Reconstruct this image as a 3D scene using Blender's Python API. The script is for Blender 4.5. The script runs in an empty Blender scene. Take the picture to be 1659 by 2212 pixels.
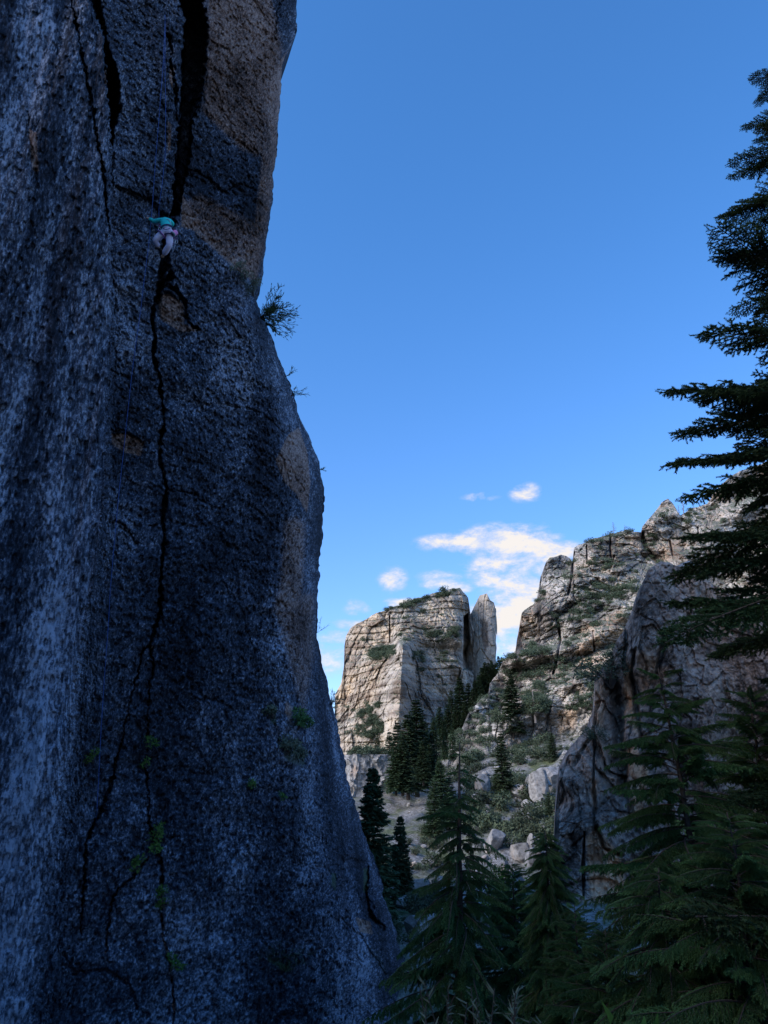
import bpy, bmesh, math, random
import numpy as np
from mathutils import Vector, Matrix

# ------------------------------------------------------------------ camera, sky, sun, exposure
scene = bpy.context.scene
COL = scene.collection
W, H, F = 768.0, 1024.0, 773.0
PITCH = math.radians(20.0)
EYE = np.array([0.0, 0.0, 1.6])
cam_data = bpy.data.cameras.new("camera")
cam_data.sensor_fit = 'VERTICAL'
cam_data.sensor_height = 36.0
cam_data.lens = 36.0 * F / H
cam_data.clip_start = 0.05
cam_data.clip_end = 6000.0
cam = bpy.data.objects.new("camera", cam_data)
cam.location = EYE
cam.rotation_euler = (math.radians(90.0) + PITCH, 0, 0)
COL.objects.link(cam)
scene.camera = cam

SUN_DIR = np.array([-0.74, -0.42, 0.50])          # towards the sun, behind the left wall
SUN_DIR = SUN_DIR / np.linalg.norm(SUN_DIR)
SUN_EL = math.asin(SUN_DIR[2])
SUN_AZ = math.atan2(SUN_DIR[0], SUN_DIR[1])        # clockwise from +Y
scene.view_settings.view_transform = 'Standard'
scene.view_settings.look = 'None'
scene.view_settings.gamma = 1.0
scene.view_settings.exposure = 1.32
scene.view_settings.use_curve_mapping = False

CP, SP = math.cos(PITCH), math.sin(PITCH)


def ray(px, py):
    """direction (not normalised) through pixel of the 768x1024 picture"""
    px = np.asarray(px, float); py = np.asarray(py, float)
    x = px - W / 2; v = H / 2 - py
    return np.stack([x, F * CP - v * SP, F * SP + v * CP], -1) / F


def at(px, py, d):
    """point on the pixel's ray at horizontal distance d"""
    r = ray(px, py)
    t = np.asarray(d, float) / np.hypot(r[..., 0], r[..., 1])
    return EYE + r * t[..., None]


def azel(px, py):
    r = ray(px, py)
    return math.atan2(r[0], r[1]), math.atan2(r[2], math.hypot(r[0], r[1]))


def project(P):
    q = np.asarray(P) - EYE
    f = q[..., 1] * CP + q[..., 2] * SP
    u = -q[..., 1] * SP + q[..., 2] * CP
    return W / 2 + F * q[..., 0] / f, H / 2 - F * u / f


# --- node helper
class NT:
    def __init__(s, tree):
        s.t = tree; s.n = tree.nodes; s.l = tree.links

    def node(s, typ, **kw):
        nd = s.n.new(typ)
        for k, v in kw.items():
            if k == 'i':
                for a, b in v.items():
                    if isinstance(b, bpy.types.NodeSocket):
                        s.l.new(b, nd.inputs[a])
                    else:
                        nd.inputs[a].default_value = b
            else:
                setattr(nd, k, v)
        return nd

    def math(s, op, a, b=None, c=None, clamp=False):
        nd = s.n.new('ShaderNodeMath'); nd.operation = op; nd.use_clamp = clamp
        for i, v in enumerate((a, b, c)):
            if v is None: continue
            if isinstance(v, bpy.types.NodeSocket): s.l.new(v, nd.inputs[i])
            else: nd.inputs[i].default_value = v
        return nd.outputs[0]

    def mix(s, f, a, b, blend='MIX'):
        nd = s.n.new('ShaderNodeMix'); nd.data_type = 'RGBA'; nd.blend_type = blend
        for idx, v in ((0, f), (6, a), (7, b)):
            if isinstance(v, bpy.types.NodeSocket): s.l.new(v, nd.inputs[idx])
            else: nd.inputs[idx].default_value = v if idx == 0 else tuple(v) + ((1,) if len(v) == 3 else ())
        return nd.outputs[2]

    def ramp(s, f, stops, interp='LINEAR'):
        nd = s.n.new('ShaderNodeValToRGB'); s.l.new(f, nd.inputs[0])
        nd.color_ramp.interpolation = interp
        e = nd.color_ramp.elements
        while len(e) < len(stops): e.new(0.5)
        for k, (p, c) in zip(e, stops):
            k.position = p
            k.color = (c, c, c, 1) if isinstance(c, (int, float)) else tuple(c) + (1,)
        return nd.outputs[0]

    def noise(s, vec, scale, detail=4, rough=0.55, dist=0.0):
        nd = s.node('ShaderNodeTexNoise', i={'Scale': scale, 'Detail': detail, 'Roughness': rough, 'Distortion': dist})
        s.l.new(vec, nd.inputs['Vector'])
        return nd.outputs[0]

    def scalevec(s, vec, sc):
        nd = s.node('ShaderNodeMapping', i={'Scale': sc})
        s.l.new(vec, nd.inputs['Vector'])
        return nd.outputs[0]


SKY_STRENGTH = 0.105
SKY_TINT = (0.53, 1.04, 1.40)
SKY_TINT_LOW = (0.90, 0.84, 0.92)
CLOUD_LEVEL = 0.39
world = bpy.data.worlds.new("World"); scene.world = world
world.use_nodes = True
wt = NT(world.node_tree); wt.n.clear()
w_out = wt.node('ShaderNodeOutputWorld')
w_bg = wt.node('ShaderNodeBackground', i={'Strength': SKY_STRENGTH})
sky = wt.node('ShaderNodeTexSky', sky_type='NISHITA', sun_disc=False)
sky.sun_elevation = SUN_EL
sky.sun_rotation = SUN_AZ
sky.altitude = 2200.0
sky.air_density = 1.0
sky.dust_density = 0.9
sky.ozone_density = 3.0
tc = wt.node('ShaderNodeTexCoord')
sep = wt.node('ShaderNodeSeparateXYZ'); wt.l.new(tc.outputs['Generated'], sep.inputs[0])
w_az = wt.math('ARCTAN2', sep.outputs[0], sep.outputs[1])
w_el = wt.math('ARCSINE', sep.outputs[2])
cmb = wt.node('ShaderNodeCombineXYZ'); wt.l.new(w_az, cmb.inputs[0])
wt.l.new(wt.math('MULTIPLY', w_el, 1.9), cmb.inputs[1])
cl_n = wt.noise(cmb.outputs[0], 19.0, 8, 0.68, 0.2)
# clouds: soft cores where the evening cumulus stand, broken up by noise
CLOUDS = [(890, 425, 300, 60, .9), (1150, 420, 330, 110, 1.0), (1180, 560, 300, 110, .85), (1020, 640, 130, 60, .85), (1250, 760, 240, 150, 1.05), (1130, 890, 230, 110, 1.15), (1440, 490, 190, 80, .95),
          (455, 655, 95, 80, .62), (740, 655, 150, 60, .72), (850, 700, 100, 40, .8), (235, 830, 90, 55, .62), (180, 930, 120, 32, .8), (95, 1010, 120, 45, .72), (1270, 118, 100, 60, .70), (990, 145, 110, 28, .62),
          (500, 795, 120, 32, .75), (1170, 1050, 140, 90, .68), (40, 1150, 150, 110, .55)]
vm = lambda op, a_, b_: wt.node('ShaderNodeVectorMath', operation=op, i={0: a_, 1: b_})
ae = wt.node('ShaderNodeCombineXYZ'); wt.l.new(w_az, ae.inputs[0]); wt.l.new(w_el, ae.inputs[1])
mask = None
for zx, zy, hw, hh, amp in CLOUDS:
    px, py = 320 + .162 * zx, 473.6 + .162 * zy
    a0, e0 = azel(px, py)
    a1, _ = azel(px + .162 * hw, py); _, e1 = azel(px, py - .162 * hh)
    v_ = vm('MULTIPLY', vm('SUBTRACT', ae.outputs[0], (a0, e0, 0)).outputs[0], (.78 / abs(a1 - a0), .78 / abs(e1 - e0), 0))
    q = vm('DOT_PRODUCT', v_.outputs[0], v_.outputs[0]).outputs['Value']
    amp = amp * 1.05 + .06
    m = wt.math('MULTIPLY_ADD', q, -amp, amp)
    mask = m if mask is None else wt.math('MAXIMUM', mask, m)
# the same broken cloud goes on low round the rest of the horizon
low = wt.math('SUBTRACT', 0.8, wt.math('MULTIPLY', wt.math('ABSOLUTE', wt.math('SUBTRACT', w_el, 0.10)), 6.0))
off = wt.math('MULTIPLY', wt.math('SUBTRACT', wt.math('ABSOLUTE', wt.math('SUBTRACT', w_az, 0.1)), 0.5), 5.0, clamp=True)
mask = wt.math('MAXIMUM', mask, wt.math('MULTIPLY', low, off))
mask = wt.math('MAXIMUM', mask, 0.0)
dens = wt.math('ADD', wt.math('MULTIPLY', mask, 0.95), wt.math('MULTIPLY', wt.math('SUBTRACT', cl_n, 0.5), 3.4))
dens = wt.math('MULTIPLY', wt.math('SUBTRACT', dens, 0.06), .95, clamp=True)
dens = wt.math('MULTIPLY', dens, wt.math('MULTIPLY', mask, 2.2, clamp=True))
CLOUD_GAIN = CLOUD_LEVEL / SKY_STRENGTH
cl_col = wt.mix(wt.ramp(wt.math('ADD', wt.math('MULTIPLY', dens, .5), wt.math('MULTIPLY', cl_n, .5)), [(0.36, 0.0), (0.72, 1.0)]), tuple(c * CLOUD_GAIN for c in (0.62, 0.71, 0.88)), tuple(c * CLOUD_GAIN for c in (0.98, 0.93, 0.90)))
hz_f = wt.math('SUBTRACT', 1.0, wt.math('MULTIPLY', wt.math('ABSOLUTE', w_el), 1.15), clamp=True)
tinted = wt.mix(1.0, sky.outputs[0], wt.mix(wt.math('POWER', hz_f, 2.0), SKY_TINT, SKY_TINT_LOW), 'MULTIPLY')
wt.l.new(wt.mix(dens, tinted, cl_col), w_bg.inputs['Color'])
wt.l.new(w_bg.outputs[0], w_out.inputs[0])

sun_data = bpy.data.lights.new("evening_sun", 'SUN')
sun_data.energy = 1.7
sun_data.angle = math.radians(48)
sun_data.color = (1.0, 0.88, 0.79)
sun = bpy.data.objects.new("evening_sun", sun_data)
sun.rotation_euler = Vector(SUN_DIR).to_track_quat('Z', 'Y').to_euler()
sun.location = (-60, -40, 60)
COL.objects.link(sun)

# ------------------------------------------------------------------ noise in numpy
def _hash(ix, iy, iz, seed):
    h = (ix.astype(np.int64) * 374761393 + iy.astype(np.int64) * 668265263 + iz.astype(np.int64) * 2147483647 + seed * 974711) & 0xFFFFFFFF
    h = ((h ^ (h >> 13)) * 1274126177) & 0xFFFFFFFF
    h = ((h ^ (h >> 15)) * 2246822519) & 0xFFFFFFFF
    return ((h ^ (h >> 16)) & 0xFFFFFF).astype(np.float64) / float(0xFFFFFF)


def vnoise(p, seed=0):
    i = np.floor(p); f = p - i
    f = f * f * f * (f * (f * 6 - 15) + 10)
    ix, iy, iz = i[..., 0], i[..., 1], i[..., 2]
    fx, fy, fz = f[..., 0], f[..., 1], f[..., 2]
    def c(a, b, d): return _hash(ix + a, iy + b, iz + d, seed)
    x00 = c(0, 0, 0) * (1 - fx) + c(1, 0, 0) * fx
    x10 = c(0, 1, 0) * (1 - fx) + c(1, 1, 0) * fx
    x01 = c(0, 0, 1) * (1 - fx) + c(1, 0, 1) * fx
    x11 = c(0, 1, 1) * (1 - fx) + c(1, 1, 1) * fx
    y0 = x00 * (1 - fy) + x10 * fy
    y1 = x01 * (1 - fy) + x11 * fy
    return (y0 * (1 - fz) + y1 * fz) * 2 - 1


def fbm(p, octv=4, seed=0, gain=0.5, lac=2.03):
    s = np.zeros(p.shape[:-1]); a = 1.0; n = 0.0
    for k in range(octv):
        s += a * vnoise(p + 17.3 * k, seed + k); n += a
        p = p * lac; a *= gain
    return s / n


def worley(p, seed=0):
    i = np.floor(p)
    F1 = np.full(p.shape[:-1], 9.0); F2 = F1.copy(); val = np.zeros_like(F1)
    for a in (-1, 0, 1):
        for b in (-1, 0, 1):
            for c in (-1, 0, 1):
                cx, cy, cz = i[..., 0] + a, i[..., 1] + b, i[..., 2] + c
                jx = cx + _hash(cx, cy, cz, seed); jy = cy + _hash(cx, cy, cz, seed + 51); jz = cz + _hash(cx, cy, cz, seed + 97)
                d = np.sqrt((p[..., 0] - jx) ** 2 + (p[..., 1] - jy) ** 2 + (p[..., 2] - jz) ** 2)
                v = _hash(cx, cy, cz, seed + 131)
                near = d < F1
                F2 = np.where(near, F1, np.minimum(F2, d))
                val = np.where(near, v, val)
                F1 = np.where(near, d, F1)
    return F1, F2, val


def sstep(a, b, x):
    t = np.clip((x - a) / (b - a), 0, 1)
    return t * t * (3 - 2 * t)


def blocky(P, size, amp, seed, stretch=(1, 1, .55), groove=.30):
    q = P * np.array(stretch) / size + fbm(P / size * .7, 2, seed)[..., None] * .35
    F1, F2, val = worley(q, seed)
    return amp * (val - .5) + amp * groove * sstep(.07, 0.0, F2 - F1), val - .5


# ------------------------------------------------------------------ mesh and object helpers
def mesh_from(name, V, Fq, smooth=True, mats=(), mat_idx=None):
    V = np.ascontiguousarray(np.asarray(V, np.float32).reshape(-1, 3)); Fq = np.asarray(Fq, np.int32)
    me = bpy.data.meshes.new(name)
    me.vertices.add(len(V)); me.vertices.foreach_set('co', V.ravel())
    k = Fq.shape[1]
    me.loops.add(Fq.size); me.loops.foreach_set('vertex_index', Fq.ravel())
    me.polygons.add(len(Fq))
    me.polygons.foreach_set('loop_start', np.arange(0, Fq.size, k, dtype=np.int32))
    me.polygons.foreach_set('loop_total', np.full(len(Fq), k, np.int32))
    me.polygons.foreach_set('use_smooth', np.full(len(Fq), smooth, bool))
    for m in mats: me.materials.append(m)
    if mat_idx is not None: me.polygons.foreach_set('material_index', np.asarray(mat_idx, np.int32))
    me.update(); me.validate()
    return me


def grid_faces(nr, nc):
    a = np.arange(nr * nc).reshape(nr, nc)
    return np.stack([a[1:, :-1], a[1:, 1:], a[:-1, 1:], a[:-1, :-1]], -1).reshape(-1, 4)


def attr(me, name, vals):
    at_ = me.attributes.new(name, 'FLOAT', 'POINT')
    at_.data.foreach_set('value', np.asarray(vals, np.float32).ravel())


def obj(name, me, parent=None):
    o = bpy.data.objects.new(name, me); COL.objects.link(o)
    if parent is not None: o.parent = parent
    return o


def tag(o, label=None, cat=None, group=None, kind=None):
    if label: o['label'] = label
    if cat: o['category'] = cat
    if group: o['group'] = group
    if kind: o['kind'] = kind
    return o


def empty(name, loc, label=None, cat=None, group=None):
    o = bpy.data.objects.new(name, None); COL.objects.link(o); o.location = loc
    o.empty_display_size = 0.3
    return tag(o, label, cat, group)


class MB:
    """collects tubes and faces of several materials into one mesh (triangles)"""
    def __init__(s): s.V = []; s.F = []; s.M = []

    def tri(s, a, b, c, m=0):
        n = len(s.V); s.V += [a, b, c]; s.F.append((n, n + 1, n + 2)); s.M.append(m)

    def tube(s, pts, rad, m=0, sides=5):
        pts = [np.asarray(p, float) for p in pts]
        n0 = len(s.V); k = len(pts)
        for i, p in enumerate(pts):
            d = pts[min(i + 1, k - 1)] - pts[max(i - 1, 0)]
            d = d / (np.linalg.norm(d) + 1e-9)
            u = np.cross(d, (0, 0, 1) if abs(d[2]) < .9 else (1, 0, 0)); u /= np.linalg.norm(u) + 1e-9
            w = np.cross(d, u)
            r = rad[i] if hasattr(rad, '__len__') else rad
            for j in range(sides):
                a = 2 * math.pi * j / sides
                s.V.append(tuple(p + r * (math.cos(a) * u + math.sin(a) * w)))
        for i in range(k - 1):
            for j in range(sides):
                a = n0 + i * sides + j; b = n0 + i * sides + (j + 1) % sides
                s.F += [(a, b, a + sides), (b, b + sides, a + sides)]; s.M += [m, m]
        for base in (n0, n0 + (k - 1) * sides):
            for j in range(1, sides - 1):
                s.F.append((base, base + j, base + j + 1)); s.M.append(m)

    def mesh(s, name, mats, smooth=False):
        return mesh_from(name, np.array(s.V), np.array(s.F), smooth, mats, s.M)


# ------------------------------------------------------------------ materials
def new_mat(name, rough=0.9):
    m = bpy.data.materials.new(name); m.use_nodes = True
    t = NT(m.node_tree)
    b = t.n['Principled BSDF']
    b.inputs['Roughness'].default_value = rough
    b.inputs['Specular IOR Level'].default_value = 0.25
    return m, t, b


def coords(t):
    g = t.node('ShaderNodeNewGeometry')
    return g


def simple_mat(name, col, rough=0.8, var=0.25, scale=8.0, bump=0.0, spec=0.25, objvar=0.0):
    m, t, b = new_mat(name, rough)
    b.inputs['Specular IOR Level'].default_value = spec
    g = coords(t)
    n = t.noise(g.outputs['Position'], scale, 3)
    f = t.math('ADD', 1.0 - var, t.math('MULTIPLY', n, 2 * var))
    if objvar:
        oi = t.node('ShaderNodeObjectInfo')
        f = t.math('MULTIPLY', f, t.math('ADD', 1 - objvar, t.math('MULTIPLY', oi.outputs['Random'], 2 * objvar)))
    gr = t.node('ShaderNodeCombineColor'); 
    for k in range(3): t.l.new(f, gr.inputs[k])
    t.l.new(t.mix(1.0, col, gr.outputs[0], 'MULTIPLY'), b.inputs['Base Color'])
    if bump:
        bp = t.node('ShaderNodeBump', i={'Strength': bump, 'Distance': 0.02}); t.l.new(n, bp.inputs['Height'])
        t.l.new(bp.outputs[0], b.inputs['Normal'])
    return m


def foliage_mat(name, c1, c2, scale=0.8, trans=0.25, objvar=0.18):
    m, t, b = new_mat(name, 0.75)
    b.inputs['Specular IOR Level'].default_value = 0.12
    g = coords(t)
    n = t.noise(g.outputs['Position'], scale, 4, 0.65)
    oi = t.node('ShaderNodeObjectInfo')
    col = t.mix(t.ramp(n, [(0.3, 0.0), (0.7, 1.0)]), c1, c2)
    hsv = t.node('ShaderNodeHueSaturation')
    t.l.new(col, hsv.inputs['Color'])
    t.l.new(t.math('ADD', 1 - objvar, t.math('MULTIPLY', oi.outputs['Random'], 2 * objvar)), hsv.inputs['Value'])
    t.l.new(t.math('ADD', .485, t.math('MULTIPLY', oi.outputs['Random'], .03)), hsv.inputs['Hue'])
    t.l.new(hsv.outputs[0], b.inputs['Base Color'])
    if trans:
        tr = t.node('ShaderNodeBsdfTranslucent'); t.l.new(hsv.outputs[0], tr.inputs['Color'])
        mx = t.node('ShaderNodeMixShader', i={0: trans})
        t.l.new(b.outputs[0], mx.inputs[1]); t.l.new(tr.outputs[0], mx.inputs[2])
        t.l.new(mx.outputs[0], t.n['Material Output'].inputs[0])
    return m


def A(t, name): return t.node('ShaderNodeAttribute', attribute_name=name).outputs['Fac']


def near_rock_mat():
    m, t, b = new_mat('near_limestone', 0.88)
    P = coords(t).outputs['Position']
    pn = t.noise(P, 24.0, 3, 0.78, 0.2)
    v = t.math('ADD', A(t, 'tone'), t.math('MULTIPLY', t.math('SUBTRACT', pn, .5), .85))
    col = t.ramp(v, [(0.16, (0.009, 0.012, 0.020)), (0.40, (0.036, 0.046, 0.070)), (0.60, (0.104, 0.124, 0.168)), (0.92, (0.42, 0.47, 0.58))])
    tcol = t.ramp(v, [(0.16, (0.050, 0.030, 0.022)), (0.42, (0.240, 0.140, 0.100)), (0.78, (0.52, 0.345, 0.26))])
    tm = t.math('MULTIPLY', t.math('SUBTRACT', t.math('ADD', A(t, 'tan'), t.math('MULTIPLY', t.math('SUBTRACT', pn, .5), .9)), 0.34), 5.0, clamp=True)
    col = t.mix(t.math('MULTIPLY', tm, .82), col, tcol)
    mm = t.math('MULTIPLY', t.math('SUBTRACT', t.math('ADD', A(t, 'moss'), t.math('MULTIPLY', t.math('SUBTRACT', pn, .5), 1.6)), 0.45), 2.5, clamp=True)
    col = t.mix(t.math('MULTIPLY', mm, 0.7), col, (0.075, 0.12, 0.055))
    t.l.new(col, b.inputs['Base Color'])
    bp = t.node('ShaderNodeBump', i={'Strength': 0.9, 'Distance': 0.07}); t.l.new(pn, bp.inputs['Height'])
    t.l.new(bp.outputs[0], b.inputs['Normal'])
    return m


def far_rock_mat(name, grey, pale, tan, rust, fs=1.0, bump_d=0.3, soil=(0.20, 0.185, 0.15), use_soil=True):
    """tone and tan come with the mesh, the grain from one noise"""
    m, t, b = new_mat(name, 0.92)
    g = coords(t); P = g.outputs['Position']
    nb = t.noise(P, 1.1 * fs, 4, 0.72, 0.3)
    v = t.math('ADD', A(t, 'tone'), t.math('MULTIPLY', t.math('SUBTRACT', nb, .5), .7))
    col = t.ramp(v, [(0.15, tuple(c * .38 for c in grey)), (0.42, grey), (0.80, pale)])
    tcol = t.ramp(v, [(0.15, rust), (0.45, tan), (0.85, tuple(min(1, c * 1.3) for c in tan))])
    tm = t.math('ADD', A(t, 'tan'), t.math('MULTIPLY', t.math('SUBTRACT', nb, .5), .8), clamp=True)
    col = t.mix(t.math('MULTIPLY', tm, .9), col, tcol)
    if use_soil:
        sepn = t.node('ShaderNodeSeparateXYZ'); t.l.new(g.outputs['True Normal'], sepn.inputs[0])
        up = t.math('ADD', sepn.outputs[2], t.math('MULTIPLY', t.math('SUBTRACT', nb, .5), .7))
        col = t.mix(t.ramp(up, [(0.74, 0.0), (0.86, 1.0)]), col, t.mix(t.ramp(nb, [(.44, 0.0), (.56, 1.0)]), soil, (0.085, 0.11, 0.06)))
    t.l.new(col, b.inputs['Base Color'])
    bp = t.node('ShaderNodeBump', i={'Strength': 0.9, 'Distance': bump_d}); t.l.new(nb, bp.inputs['Height'])
    t.l.new(bp.outputs[0], b.inputs['Normal'])
    return m


def boulder_mat():
    m, t, b = new_mat('boulder_limestone', 0.92)
    P = coords(t).outputs['Position']
    oi = t.node('ShaderNodeObjectInfo')
    n = t.noise(P, 1.6, 5, .7, .3)
    col = t.ramp(n, [(.32, (.10, .097, .092)), (.48, (.25, .245, .235)), (.66, (.42, .41, .39))])
    n2 = t.noise(t.scalevec(P, (1, 1, .4)), .7, 3)
    tm = t.math('MULTIPLY', t.math('ADD', t.math('SUBTRACT', n2, .70), t.math('MULTIPLY', oi.outputs['Random'], .18)), 5, clamp=True)
    col = t.mix(tm, col, (.36, .26, .18))
    t.l.new(col, b.inputs['Base Color'])
    bp = t.node('ShaderNodeBump', i={'Strength': .8, 'Distance': .12}); t.l.new(n, bp.inputs['Height'])
    t.l.new(bp.outputs[0], b.inputs['Normal'])
    return m


def ground_mat():
    m, t, b = new_mat('scree_and_soil', 0.95)
    g = coords(t); P = g.outputs['Position']
    n1 = t.noise(P, 0.22, 5, 0.68); n2 = t.noise(P, 2.6, 5, 0.75)
    col = t.ramp(n2, [(0.35, (0.08, 0.074, 0.063)), (0.5, (0.205, 0.20, 0.19)), (0.66, (0.40, 0.395, 0.38))])
    grass = t.ramp(n2, [(0.35, (0.045, 0.062, 0.028)), (0.65, (0.15, 0.165, 0.085))])
    gm = t.math('ADD', t.math('MULTIPLY', t.math('SUBTRACT', n1, .50), 6.0), 0.35, clamp=True)
    gm = t.math('MULTIPLY', gm, t.math('SUBTRACT', 1.0, A(t, 'scree'), clamp=True))
    t.l.new(t.mix(gm, col, grass), b.inputs['Base Color'])
    bp = t.node('ShaderNodeBump', i={'Strength': 0.9, 'Distance': 0.15}); t.l.new(n2, bp.inputs['Height'])
    t.l.new(bp.outputs[0], b.inputs['Normal'])
    return m


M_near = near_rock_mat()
M_butte = far_rock_mat('butte_limestone', (0.33, 0.30, 0.26), (0.58, 0.53, 0.44), (0.56, 0.425, 0.28), (0.28, 0.18, 0.11), 0.6)
M_hill = far_rock_mat('hillside_limestone', (0.28, 0.265, 0.245), (0.53, 0.505, 0.46), (0.52, 0.365, 0.235), (0.26, 0.155, 0.095), 0.8)
M_crag = far_rock_mat('crag_limestone', (0.24, 0.19, 0.16), (0.47, 0.395, 0.335), (0.68, 0.40, 0.23), (0.34, 0.18, 0.10), 4.0, bump_d=0.2, use_soil=False)
M_boulder = boulder_mat()
M_ground = ground_mat()
M_bark = simple_mat('bark', (0.060, 0.048, 0.040), 0.95, 0.4, 14.0, 0.6)
M_deadwood = simple_mat('dead_wood', (0.20, 0.18, 0.165), 0.9, 0.3, 6.0)
M_spruce = foliage_mat('spruce_needles', (0.020, 0.040, 0.018), (0.050, 0.092, 0.036), 1.2, 0.12)
M_fir = foliage_mat('fir_needles', (0.048, 0.110, 0.042), (0.125, 0.235, 0.080), 0.8, 0.15)
M_far_fir = foliage_mat('distant_fir_needles', (0.034, 0.062, 0.036), (0.085, 0.135, 0.064), 0.35, 0.12)
M_shrub = foliage_mat('juniper_foliage', (0.042, 0.062, 0.040), (0.120, 0.150, 0.090), 0.55, 0.1, .25)
M_leaf = foliage_mat('broad_leaves', (0.045, 0.110, 0.025), (0.110, 0.230, 0.055), 2.5, 0.3)
M_ivy = foliage_mat('crack_leaves', (0.060, 0.130, 0.030), (0.140, 0.240, 0.060), 3.0, 0.25)
M_sage = foliage_mat('sage_leaves', (0.085, 0.115, 0.080), (0.20, 0.24, 0.17), 3.0, 0.2)
M_yellow = foliage_mat('yellow_green_leaves', (0.10, 0.16, 0.025), (0.18, 0.26, 0.05), 2.0, 0.3)

# ------------------------------------------------------------------ pixel look-ups (from enlarged crops of the photograph)
def z2(*p): return [(x * .7836 * .256, y * .7836 * .256) for x, y in p]
def z3(*p): return [(x * .7836 * .256, (1100 + y * .7836) * .256) for x, y in p]
def z4(*p): return [(x * .9644 * .256, (2300 + y * .9644) * .256) for x, y in p]
def z5(*p): return [(320 + x * .162, 473.6 + y * .162) for x, y in p]
def z6(*p): return [((1800 + .7233 * x) * .256, (1850 + .7233 * y) * .256) for x, y in p]
def z7(*p): return [((1300 + .6631 * x) * .256, (2700 + .6631 * y) * .256) for x, y in p]
def z8(*p): return [((2100 + .678 * x) * .256, (2500 + .678 * y) * .256) for x, y in p]
def zc(x, y): return ((520 + x / 6.9125) * .256, (800 + y / 6.9125) * .256)


def polyline_d(px, py, pts, widths=None):
    """distance to a polyline and the interpolated half width there"""
    best = np.full(px.shape, 1e9); wd = np.ones(px.shape)
    for k in range(len(pts) - 1):
        (ax, ay), (bx, by) = pts[k], pts[k + 1]
        dx, dy = bx - ax, by - ay
        t = np.clip(((px - ax) * dx + (py - ay) * dy) / (dx * dx + dy * dy + 1e-9), 0, 1)
        d = np.hypot(px - ax - t * dx, py - ay - t * dy)
        near = d < best
        best = np.where(near, d, best)
        if widths is not None: wd = np.where(near, widths[k] + (widths[k + 1] - widths[k]) * t, wd)
    return best, wd


def poly_sd(px, py, poly):
    """signed distance to a polygon, positive inside"""
    d, _ = polyline_d(px, py, list(poly) + [poly[0]])
    inside = np.zeros(px.shape, bool)
    n = len(poly); j = n - 1
    for i in range(n):
        xi, yi = poly[i]; xj, yj = poly[j]
        if yi != yj:
            c = ((yi > py) != (yj > py)) & (px < (xj - xi) * (py - yi) / (yj - yi) + xi)
            inside ^= c
        j = i
    return np.where(inside, d, -d)


# ------------------------------------------------------------------ the ground
_ctrl = []
def G(px, py, d):
    p = at(px, py, d); _ctrl.append((p[0], p[1], p[2]))
def Gw(x, y, z): _ctrl.append((x, y, z))
for p in ((0, 0, 0), (-8, -10, 1.2), (8, -10, .5), (-15, -60, 6), (30, -60, 2), (0, -30, 2), (9, 2, -1.0), (16, 10, -3.0), (30, 15, -4), (0, 6, -1.3), (-5, 9, -1.2), (5, 9, -2.4),
          (-8, 14, -2.9), (-3, 17, -3.9), (0, 22, -5.2), (7, 17, -4.3), (14, 22, -5.0), (60, 20, 0), (90, 60, 12), (60, -10, 4), (-5, 24, -5.2), (-14, 40, -3), (-60, 60, 6), (-90, 140, 14), (-70, 260, 20),
          (140, 120, 30), (160, 250, 40), (0, 420, 10), (0, 900, 0), (900, 0, 40), (-900, 0, 40), (0, -900, 20), (700, 700, 10), (-700, 700, 10), (-700, -700, 20), (700, -700, 20), (0, 2500, 0)): Gw(*p)
G(430, 962, 30); G(470, 955, 34); G(575, 905, 48); G(600, 925, 44); G(640, 940, 42); G(700, 930, 44); G(760, 905, 48)
G(480, 880, 74); G(540, 880, 68); G(430, 865, 78); G(400, 880, 62); G(400, 800, 125); G(415, 772, 155); G(432, 752, 178); G(370, 800, 120); G(350, 788, 185)
G(470, 740, 165); G(470, 800, 118); G(540, 810, 108); G(500, 765, 138); G(545, 752, 140); G(600, 775, 125); G(590, 830, 90); G(355, 768, 232); G(390, 762, 228); G(440, 712, 250); G(480, 690, 255)
G(640, 760, 125); G(720, 780, 115); G(520, 850, 84)
_ctrl = np.array(_ctrl)
_d = np.hypot(_ctrl[:, None, 0] - _ctrl[None, :, 0], _ctrl[:, None, 1] - _ctrl[None, :, 1])
_A = np.zeros((len(_ctrl) + 1,) * 2); _A[:-1, :-1] = -_d + np.eye(len(_ctrl)) * -0.5; _A[-1, :-1] = 1; _A[:-1, -1] = 1
_w = np.linalg.solve(_A, np.append(_ctrl[:, 2], 0))


def ground_z(x, y, rough=True):
    x = np.asarray(x, float); y = np.asarray(y, float)
    shp = x.shape; xf, yf = x.ravel(), y.ravel()
    z = np.full(xf.shape, _w[-1])
    for k in range(len(_ctrl)):
        z -= _w[k] * np.sqrt((xf - _ctrl[k, 0]) ** 2 + (yf - _ctrl[k, 1]) ** 2 + 1.0)
    if rough:
        r = np.hypot(xf, yf)
        q = np.stack([xf, yf, np.zeros_like(xf)], -1)
        z += fbm(q * .16, 4, 5) * np.clip(r * .02, .15, 1.3) + fbm(q * 1.1, 3, 9) * np.clip(r * .004, .05, .3)
    return z.reshape(shp)


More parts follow.
